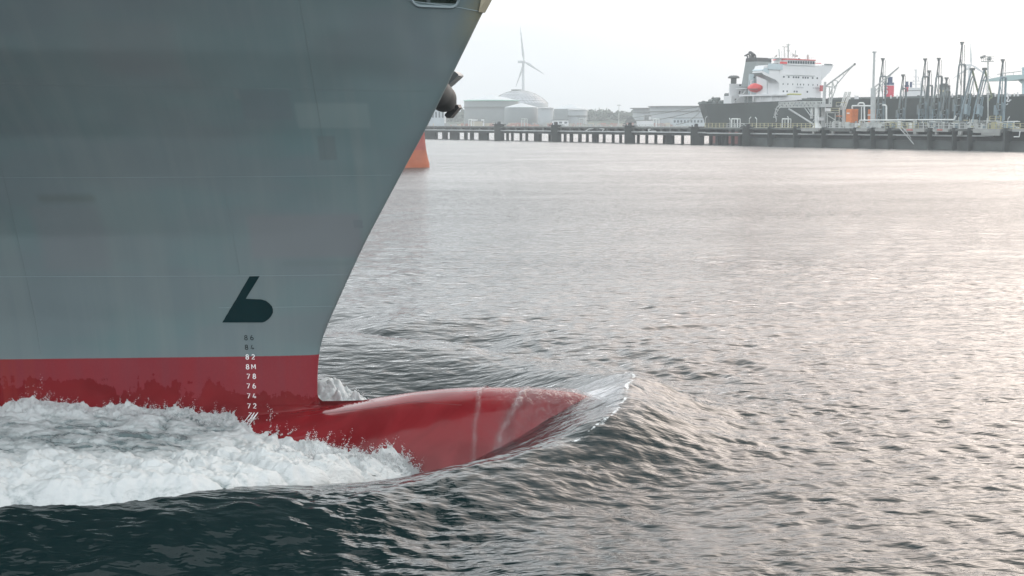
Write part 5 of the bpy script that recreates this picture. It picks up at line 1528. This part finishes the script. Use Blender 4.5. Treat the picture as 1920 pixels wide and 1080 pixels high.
def tank(px0, px1, yt, Y, label, roof=None, m=M_tank, rim=None, ring=None, wide_rim=0.0, n=48, rm=None, flat=False):
    c = at_y((px0 + px1) / 2, yt, Y); r = (px1 - px0) / 2 / F * Y; z1 = c[2]
    cy = Y + r
    r = r * (cy / Y) * .985; cx = (px0 + px1) / 2 - 960; cx = cx / F * cy / cp * cp
    tkk = thing('storage_tank', label, 'storage tank', (cx, cy, LZ), 'storage tanks on the far shore')
    mb = MB(); mb.lathe((cx, cy, 0), [(r, LZ), (r, z1)], n); mb.build('shell', m, tkk, True)
    for p in mb.f: pass
    if roof is not None:
        zr_ = at_y((px0 + px1) / 2, roof, cy)[2]
        mb = MB(); mb.lathe((cx, cy, 0), [(r * .998, z1 + .01), (r * .5, z1 + (zr_ - z1) * .55), (r * .04, zr_)], n); mb.build('roof', rm or M_roof, tkk)
    if rim:
        mb = MB(); mb.lathe((cx, cy, 0), [(r + .02, z1 - .5), (r + .5 + wide_rim, z1 - .5), (r + .5 + wide_rim, z1 + .15), (r + .02, z1 + .15), (r - .3, z1 + .14)], n); mb.build('rim', rim, tkk)
    for y in ring or []:
        zr_ = at_y(px0, y, Y)[2]
        mb = MB(); mb.lathe((cx, cy, 0), [(r + .02, zr_ - .25), (r + .7, zr_ - .25), (r + .7, zr_ + .25), (r + .02, zr_ + .25)], n); mb.build('wind_girder', M_conc, tkk)
    return tkk, cx, cy, r, z1
tank(870.5, 972.5, 187.5, 900, 'wide grey tank with a pale green rim left of the dome', 178.5, rim=M_green, ring=[200.5])
dk, dcx, dcy, dr, dz = tank(918, 1028, 193, 985, 'tank under the large geodesic dome below the turbine', None, m=M_tankl)
zpk = at_y(972, 169.5, dcy)[2]
# geodesic dome of flat triangular panels
mb = MB(); R = (dr ** 2 + (zpk - dz) ** 2) / (2 * (zpk - dz)); zc = zpk - R; amax = math.asin(min(1, dr / R))
nr_ = 9; ring = [[(dcx, dcy, zpk)]]
for i in range(1, nr_ + 1):
    a = amax * i / nr_; m_ = 6 * i; ring.append([(dcx + R * math.sin(a) * math.cos(2 * math.pi * (j + .5 * (i % 2)) / m_), dcy + R * math.sin(a) * math.sin(2 * math.pi * (j + .5 * (i % 2)) / m_), zc + R * math.cos(a)) for j in range(m_)])
for i in range(nr_):
    A, Bn = ring[i], ring[i + 1]; na, nb = len(A), len(Bn); ia = ib = 0
    while ib < nb or ia < (na if na > 1 else 0):
        fa = (ia + 1) / na if na > 1 else 2; fb_ = (ib + 1) / nb
        if (fb_ <= fa and ib < nb) or ia >= na:
            mb.poly([A[ia % na], Bn[ib % nb], Bn[(ib + 1) % nb]]); ib += 1
        else:
            mb.poly([A[ia % na], Bn[ib % nb], A[(ia + 1) % na]]); ia += 1
dome = mb.build('dome_roof', M_dome, dk)
for p in dome.data.vertices: pass
mb = MB()
for i in range(1, nr_):
    A = ring[i]
    for j in range(len(A)):
        if A[j][1] < dcy + 5: mb.tube(A[j], A[(j + 1) % len(A)], .16, n=4, cap=False)
        B2 = ring[i + 1]; jj_ = int(round(j * len(B2) / len(A))) % len(B2)
        if A[j][1] < dcy + 5: mb.tube(A[j], B2[jj_], .16, n=4, cap=False)
mb.build('dome_ribs', M_conc, dk)
mb = MB(); mb.lathe((dcx - 2, dcy, zpk - .2), [(4, 0), (4, .9)], 12); mb.build('top_cover', M_conc, dk)
tank(945.5, 1009, 201, 850, 'grey tank with a low pale cone roof in front of the dome', 193.5)
tank(1008, 1037, 201.5, 840, 'small open tank with a pale rim between the cone roofed tanks', None, m=M_tankl, rim=M_wht)
tank(1037, 1101, 204, 900, 'tank with a grey cone roof at the right of the dome', 195.5)
tank(1064.5, 1099, 205, 845, 'small pale tank with a white rim at the right end of the left tank group', None, m=M_tankl, rim=M_wht, ring=[217.5])
tank(1184, 1245, 202.5, 905, 'long pale tank with a wide lip partly behind its neighbour', None, m=M_tankl, rim=M_conc, ring=[210.5], wide_rim=1.5)
tank(1215, 1345, 198.8, 850, 'broad pale tank whose right side is hidden by the tanker stern', None, m=M_tankl, rim=M_conc, ring=[208.5], wide_rim=.6, n=64)

M_turb = mat('turbine_grey_white', (.30, .32, .35), .5, var=.04)
def turbine(px, hy, Y, blades, base_r, label, nac):
    h = at_y(px, hy, Y); t_ = thing('wind_turbine', label, 'wind turbine', (h[0], h[1], LZ), 'wind turbines')
    s = Y / F
    mb = MB(); mb.tube((h[0], h[1], LZ), (h[0], h[1], h[2]), base_r * s, base_r * s * .72, n=16); mb.build('tower', M_turb, t_, True)
    mb = MB(); mb.box((h[0] + nac * s, h[1] - 2, h[2] - 2.2 * s), (h[0] + 1.5 * s, h[1] + 2, h[2] + 2.0 * s)); mb.build('nacelle', M_turb, t_)
    hub = np.array([h[0] + 2.0 * s, h[1] - 2.5, h[2]])
    mb = MB(); mb.lathe(tuple(hub - np.array([0, 0, 1.6 * s])), [(.3 * s, 0), (1.6 * s, .6 * s), (1.8 * s, 1.6 * s), (1.5 * s, 2.6 * s), (.3 * s, 3.2 * s)], 10); mb.build('hub', M_turb, t_, True)
    for bx, by in blades:
        tip = at_y(bx, by, Y - 3); mb = MB(); d = tip - hub; L = np.linalg.norm(d); d /= L
        side = np.cross(d, (0, 1, 0)); side /= np.linalg.norm(side); k = 0
        prof_ = [(0, 1.2, 1.0), (.06, 1.3, .9), (.2, 2.6, .5), (.45, 1.9, .35), (.75, 1.15, .2), (1.0, .35, .08)]
        for f, w_, th_ in prof_:
            c = hub + d * L * f
            for sg_, tg_ in ((-.35, 0), (0, .5), (.65, 0), (0, -.5)): mb.v.append(c + side * sg_ * w_ * s * 1.7 + np.array([0, 1, 0]) * tg_ * th_ * s * 2)
        for i in range(5):
            for j in range(4): j2 = (j + 1) % 4; mb.f.append((i * 4 + j, i * 4 + j2, (i + 1) * 4 + j2, (i + 1) * 4 + j))
        mb.f.append((20, 21, 22, 23)); mb.build('blade', M_turb, t_, True)
turbine(981, 116, 1500, [(975.5, 50), (1020.5, 139.5), (967, 163)], 3.2, 'large white wind turbine standing behind the geodesic dome', -10)
turbine(1818.5, 122.5, 1750, [(1820, 80), (1858, 146), (1786, 148)], 3.0, 'faint distant wind turbine seen between the loading arms on the right', -12)

# trees and rough ground behind the tanks: one mass
M_tree = mat('tree_foliage', (.045, .065, .045), .9, var=.5, scale=.15)
def tree_band(x0, x1, Y, z_of, name, label):
    n = 5200; r = np.random.RandomState(9)
    xs = r.uniform(x0, x1, n); ys = Y + r.uniform(0, 60, n)
    top_ = z_of(xs) * (1 + .12 * fbm(xs * .05, ys * .03, 4, 90)); zz = LZ + (top_ - LZ) * r.rand(n) ** .5
    c = np.stack([xs, ys, zz], 1); sz = r.uniform(1.2, 3.4, (n, 1, 1))
    V = c[:, None, :] + r.normal(0, .6, (n, 4, 3)) * sz
    f = np.array([(0, 1, 2), (0, 2, 3), (0, 3, 1), (1, 3, 2)]); Fa = (f[None] + np.arange(n)[:, None, None] * 4).reshape(-1, 3)
    o = mesh_np(name, V.reshape(-1, 3), Fa, M_tree); tag(o, label, 'trees', kind='stuff')
YT = 1080.0
def zt_of(xs):
    px = 960 + xs / YT * F
    y = np.interp(px, [780, 870, 900, 1100, 1112, 1125, 1138, 1152, 1165, 1185, 1260, 1400, 1920], [215, 214, 213, 213, 209.5, 211, 209.5, 212, 211, 213, 214, 216, 218])
    return H + (228 - y) / F * YT
tree_band((760 - 960) / F * YT, (1500 - 960) / F * YT, YT, zt_of, 'far_trees', 'hazy dark line of trees and bushes behind the storage tanks')
mb = MB(); xs = np.linspace((700 - 960) / F * YT, (1600 - 960) / F * YT, 120); zt3 = zt_of(xs) * .86
for i in range(119):
    mb.poly([(xs[i], YT - 25, LZ - .5), (xs[i + 1], YT - 25, LZ - .5), (xs[i + 1], YT + 40, zt3[i + 1]), (xs[i], YT + 40, zt3[i])])
    mb.poly([(xs[i], YT + 40, zt3[i]), (xs[i + 1], YT + 40, zt3[i + 1]), (xs[i + 1], YT + 200, LZ - .5), (xs[i], YT + 200, LZ - .5)])
tag(mb.build('low_hill', mat('scrub_ground', (.06, .08, .055), .95, var=.4, scale=.05)), kind='structure')

def bldg(px0, px1, yt, Y, dep, label, m, cat='building', name='industrial_shed', wins=0, z0=LZ, group=None, yb=None):
    a = at_y(px0, yt, Y); b = at_y(px1, yt, Y)
    h = thing(name, label, cat, ((a[0] + b[0]) / 2, Y, z0), group)
    MB().box((a[0], Y, z0), (b[0], Y + dep, a[2])).build('wall', m, h)
    MB().box((a[0] - .3, Y - .3, a[2]), (b[0] + .3, Y + dep + .3, a[2] + .35)).build('roof', M_conc, h)
    for i in range(wins):
        x = a[0] + (b[0] - a[0]) * (i + .5) / wins; w_ = (b[0] - a[0]) / wins * .28
        MB().box((x - w_, Y - .06, z0 + (a[2] - z0) * .45), (x + w_, Y + .05, z0 + (a[2] - z0) * .75)).build('window', M_win, h)
    return h
M_shed = mat('pale_blue_cladding', (.38, .43, .46), .7, var=.1, scale=.3)
M_beige = mat('beige_cladding', (.42, .38, .30), .8, var=.1, scale=.2)
bldg(790, 833, 201, 815, 20, 'pale industrial plant building glimpsed below the hanging anchor', M_shed, wins=7, name='plant_building')
bldg(800, 812, 190, 818, 12, 'tall narrow tower of the pale plant beside the grey bow', M_shed, wins=2, name='plant_tower')
bldg(884, 895, 223.5, 812, 6, 'small white cabin in front of the green rimmed tank', M_wht, name='cabin', group='small cabins on the far shore')
bldg(902, 907.5, 223, 812, 5, 'tiny white cabin right of the other white cabin', M_wht, name='cabin', wins=1, group='small cabins on the far shore')
bldg(882, 905, 227.5, 810.5, 1.2, 'long low beige wall in front of the green rimmed tank', M_beige, 'wall', 'boundary_wall')
bldg(1036, 1066, 225.5, 811, 5, 'low white shed with a dark opening below the right tank group', M_wht, name='cabin', wins=3)
bldg(1262, 1325, 221.5, 812, 14, 'long blue grey shed left of the tanker stern', M_shed, wins=10)
bldg(1195, 1226, 226, 811, 6, 'low white wall right of the dark gravel heap', M_wht, 'wall', 'boundary_wall')
bldg(1209, 1216, 217, 812, 5, 'small dark grey box building above the white wall', M_conc, name='cabin')
bldg(1217, 1220.5, 218, 812.5, 2, 'small pale sign board beside the dark grey box building', M_wht, 'sign', 'sign_board')
# gravel heap
hc = at_y(1184, 217.5, 812); mb = MB(); n = 20; k = len(mb.v)
rr = random.Random(2)
rings = [(0, 1.0), (.25, .86), (.5, .6), (.75, .3), (1.0, 0)]
Rh = 15.0 / F * 812 * 1.15
for f, zf in rings:
    for j in range(n):
        a = 2 * math.pi * j / n; q_ = Rh * f * (1 + rr.uniform(-.08, .08)); mb.v.append(np.array([hc[0] + q_ * math.cos(a), 818 + q_ * .5 * math.sin(a), LZ + (hc[2] - LZ) * zf + rr.uniform(-.15, .15) * (f > 0 and f < 1)]))
for i in range(4):
    for j in range(n): j2 = (j + 1) % n; mb.f.append((i * n + j, (i + 1) * n + j, (i + 1) * n + j2, i * n + j2))
tag(mb.build('gravel_heap', mat('dark_gravel', (.05, .055, .05), .95, var=.3, scale=.8)), 'dark heap of gravel on the shore left of the white wall', 'heap')
for px, y, l in ((1160.5, 198, 'tall light mast in front of the hill between the tank groups'),):
    p0 = at_y(px, y, 815); lm = thing('light_mast', l, 'lamp mast', (p0[0], 815, LZ))
    MB().tube((p0[0], 815, LZ), (p0[0], 815, p0[2]), .28, .16).build('pole', M_rail, lm)
    MB().box((p0[0] - 1.2, 814.6, p0[2]), (p0[0] + 1.2, 815.4, p0[2] + .5)).build('lamp_head', M_rail, lm)
# shore clutter: pipes, low walls, vehicles too small to name
mb_l = [J() for _ in range(3)]
for i in range(260):
    px = r2.uniform(800, 1330); Y = r2.uniform(812, 825); p0 = at_y(px, 230, Y); w_ = r2.uniform(.5, 5); h_ = r2.uniform(.4, 2.2)
    mb = mb_l[r2.randint(0, 2)]; mb.org = np.zeros(3); mb.ex = np.array((1., 0, 0)); mb.ey = np.array((0, 1., 0))
    mb.box((p0[0], Y, LZ), (p0[0] + w_, Y + 1, LZ + h_))
for mb, m_ in zip(mb_l, (M_beige, M_concl, mat('dull_red_pipework', (.36, .18, .15), .8))):
    tag(mb.build('shore_pipework', m_), 'jumble of low pipework and fittings along the far shore', 'pipework', kind='stuff')

# ---------------------------------------------------------------- second bow, moored beyond the grey ship
M_ored = mat('faded_red_orange_paint', (.32, .07, .055), .6, var=.15, scale=.8)
M_oorg = mat('orange_bulb_paint', (.38, .095, .035), .5, var=.35, scale=.35, bump=.1)
Yb = 178.0
bs = thing('moored_ship', 'red and orange ship bow at the waterline, just showing past the grey stem', 'ship', tuple(at_y(790, 300, Yb) * [1, 1, 0]))
def sec(z):
    y_px = 228 + (H - z) / Yb * F
    return np.interp(y_px, [60, 200, 240, 262, 280, 295, 306, 325], [786, 790, 796.5, 798, 800, 803, 806, 806])
def hb2(zlist, name, m, bulge=0.0):
    V = []; nz = len(zlist); us = np.array([0, .15, .5, 1.2, 2.5, 5, 9, 15, 25, 40.])
    for z in zlist:
        x0 = (sec(z) - 960) / F * Yb
        for sg_ in (-1, 1):
            for u in us:
                bb = math.sqrt((u * .42) ** 2 / (1 + (u / 14) ** 2) + 2 * .35 * u) if u > 0 else 0
                V.append((x0 - u * .97 , Yb + sg_ * bb + u * .22 , z))
    nu = len(us); Fq_ = []
    for i in range(nz - 1):
        for h in (0, 1):
            for j in range(nu - 1):
                a = i * 2 * nu + h * nu + j; b = a + 2 * nu
                Fq_.append((a, a + 1, b + 1, b) if h else (a, b, b + 1, a + 1))
    o = mesh_np(name, np.array(V) - np.array(parent_loc(bs)), np.array(Fq_), m, bs, smooth=True); return o
hb2(np.linspace(-1, 2.4, 12), 'bulb', M_oorg); hb2(np.linspace(2.4, 4.9, 8), 'red_hull', M_ored); hb2(np.linspace(4.9, 8.0, 6), 'hull', M_hulk)

# ---------------------------------------------------------------- air
def haze_box():
    mb = MB(); mb.box((-1500, -120, -3), (1700, 2100, 118)); 
    m = bpy.data.materials.new('pale_haze'); m.use_nodes = True; t = m.node_tree
    for n in list(t.nodes): t.nodes.remove(n)
    o = t.nodes.new('ShaderNodeOutputMaterial'); v = t.nodes.new('ShaderNodeVolumePrincipled')
    v.inputs['Color'].default_value = (.78, .825, .85, 1); v.inputs['Density'].default_value = HAZE; v.inputs['Anisotropy'].default_value = .0
    t.links.new(v.outputs[0], o.inputs['Volume'])
    ob = mb.build('haze', m); tag(ob, kind='stuff'); return ob
HAZE = .00046
haze_box()
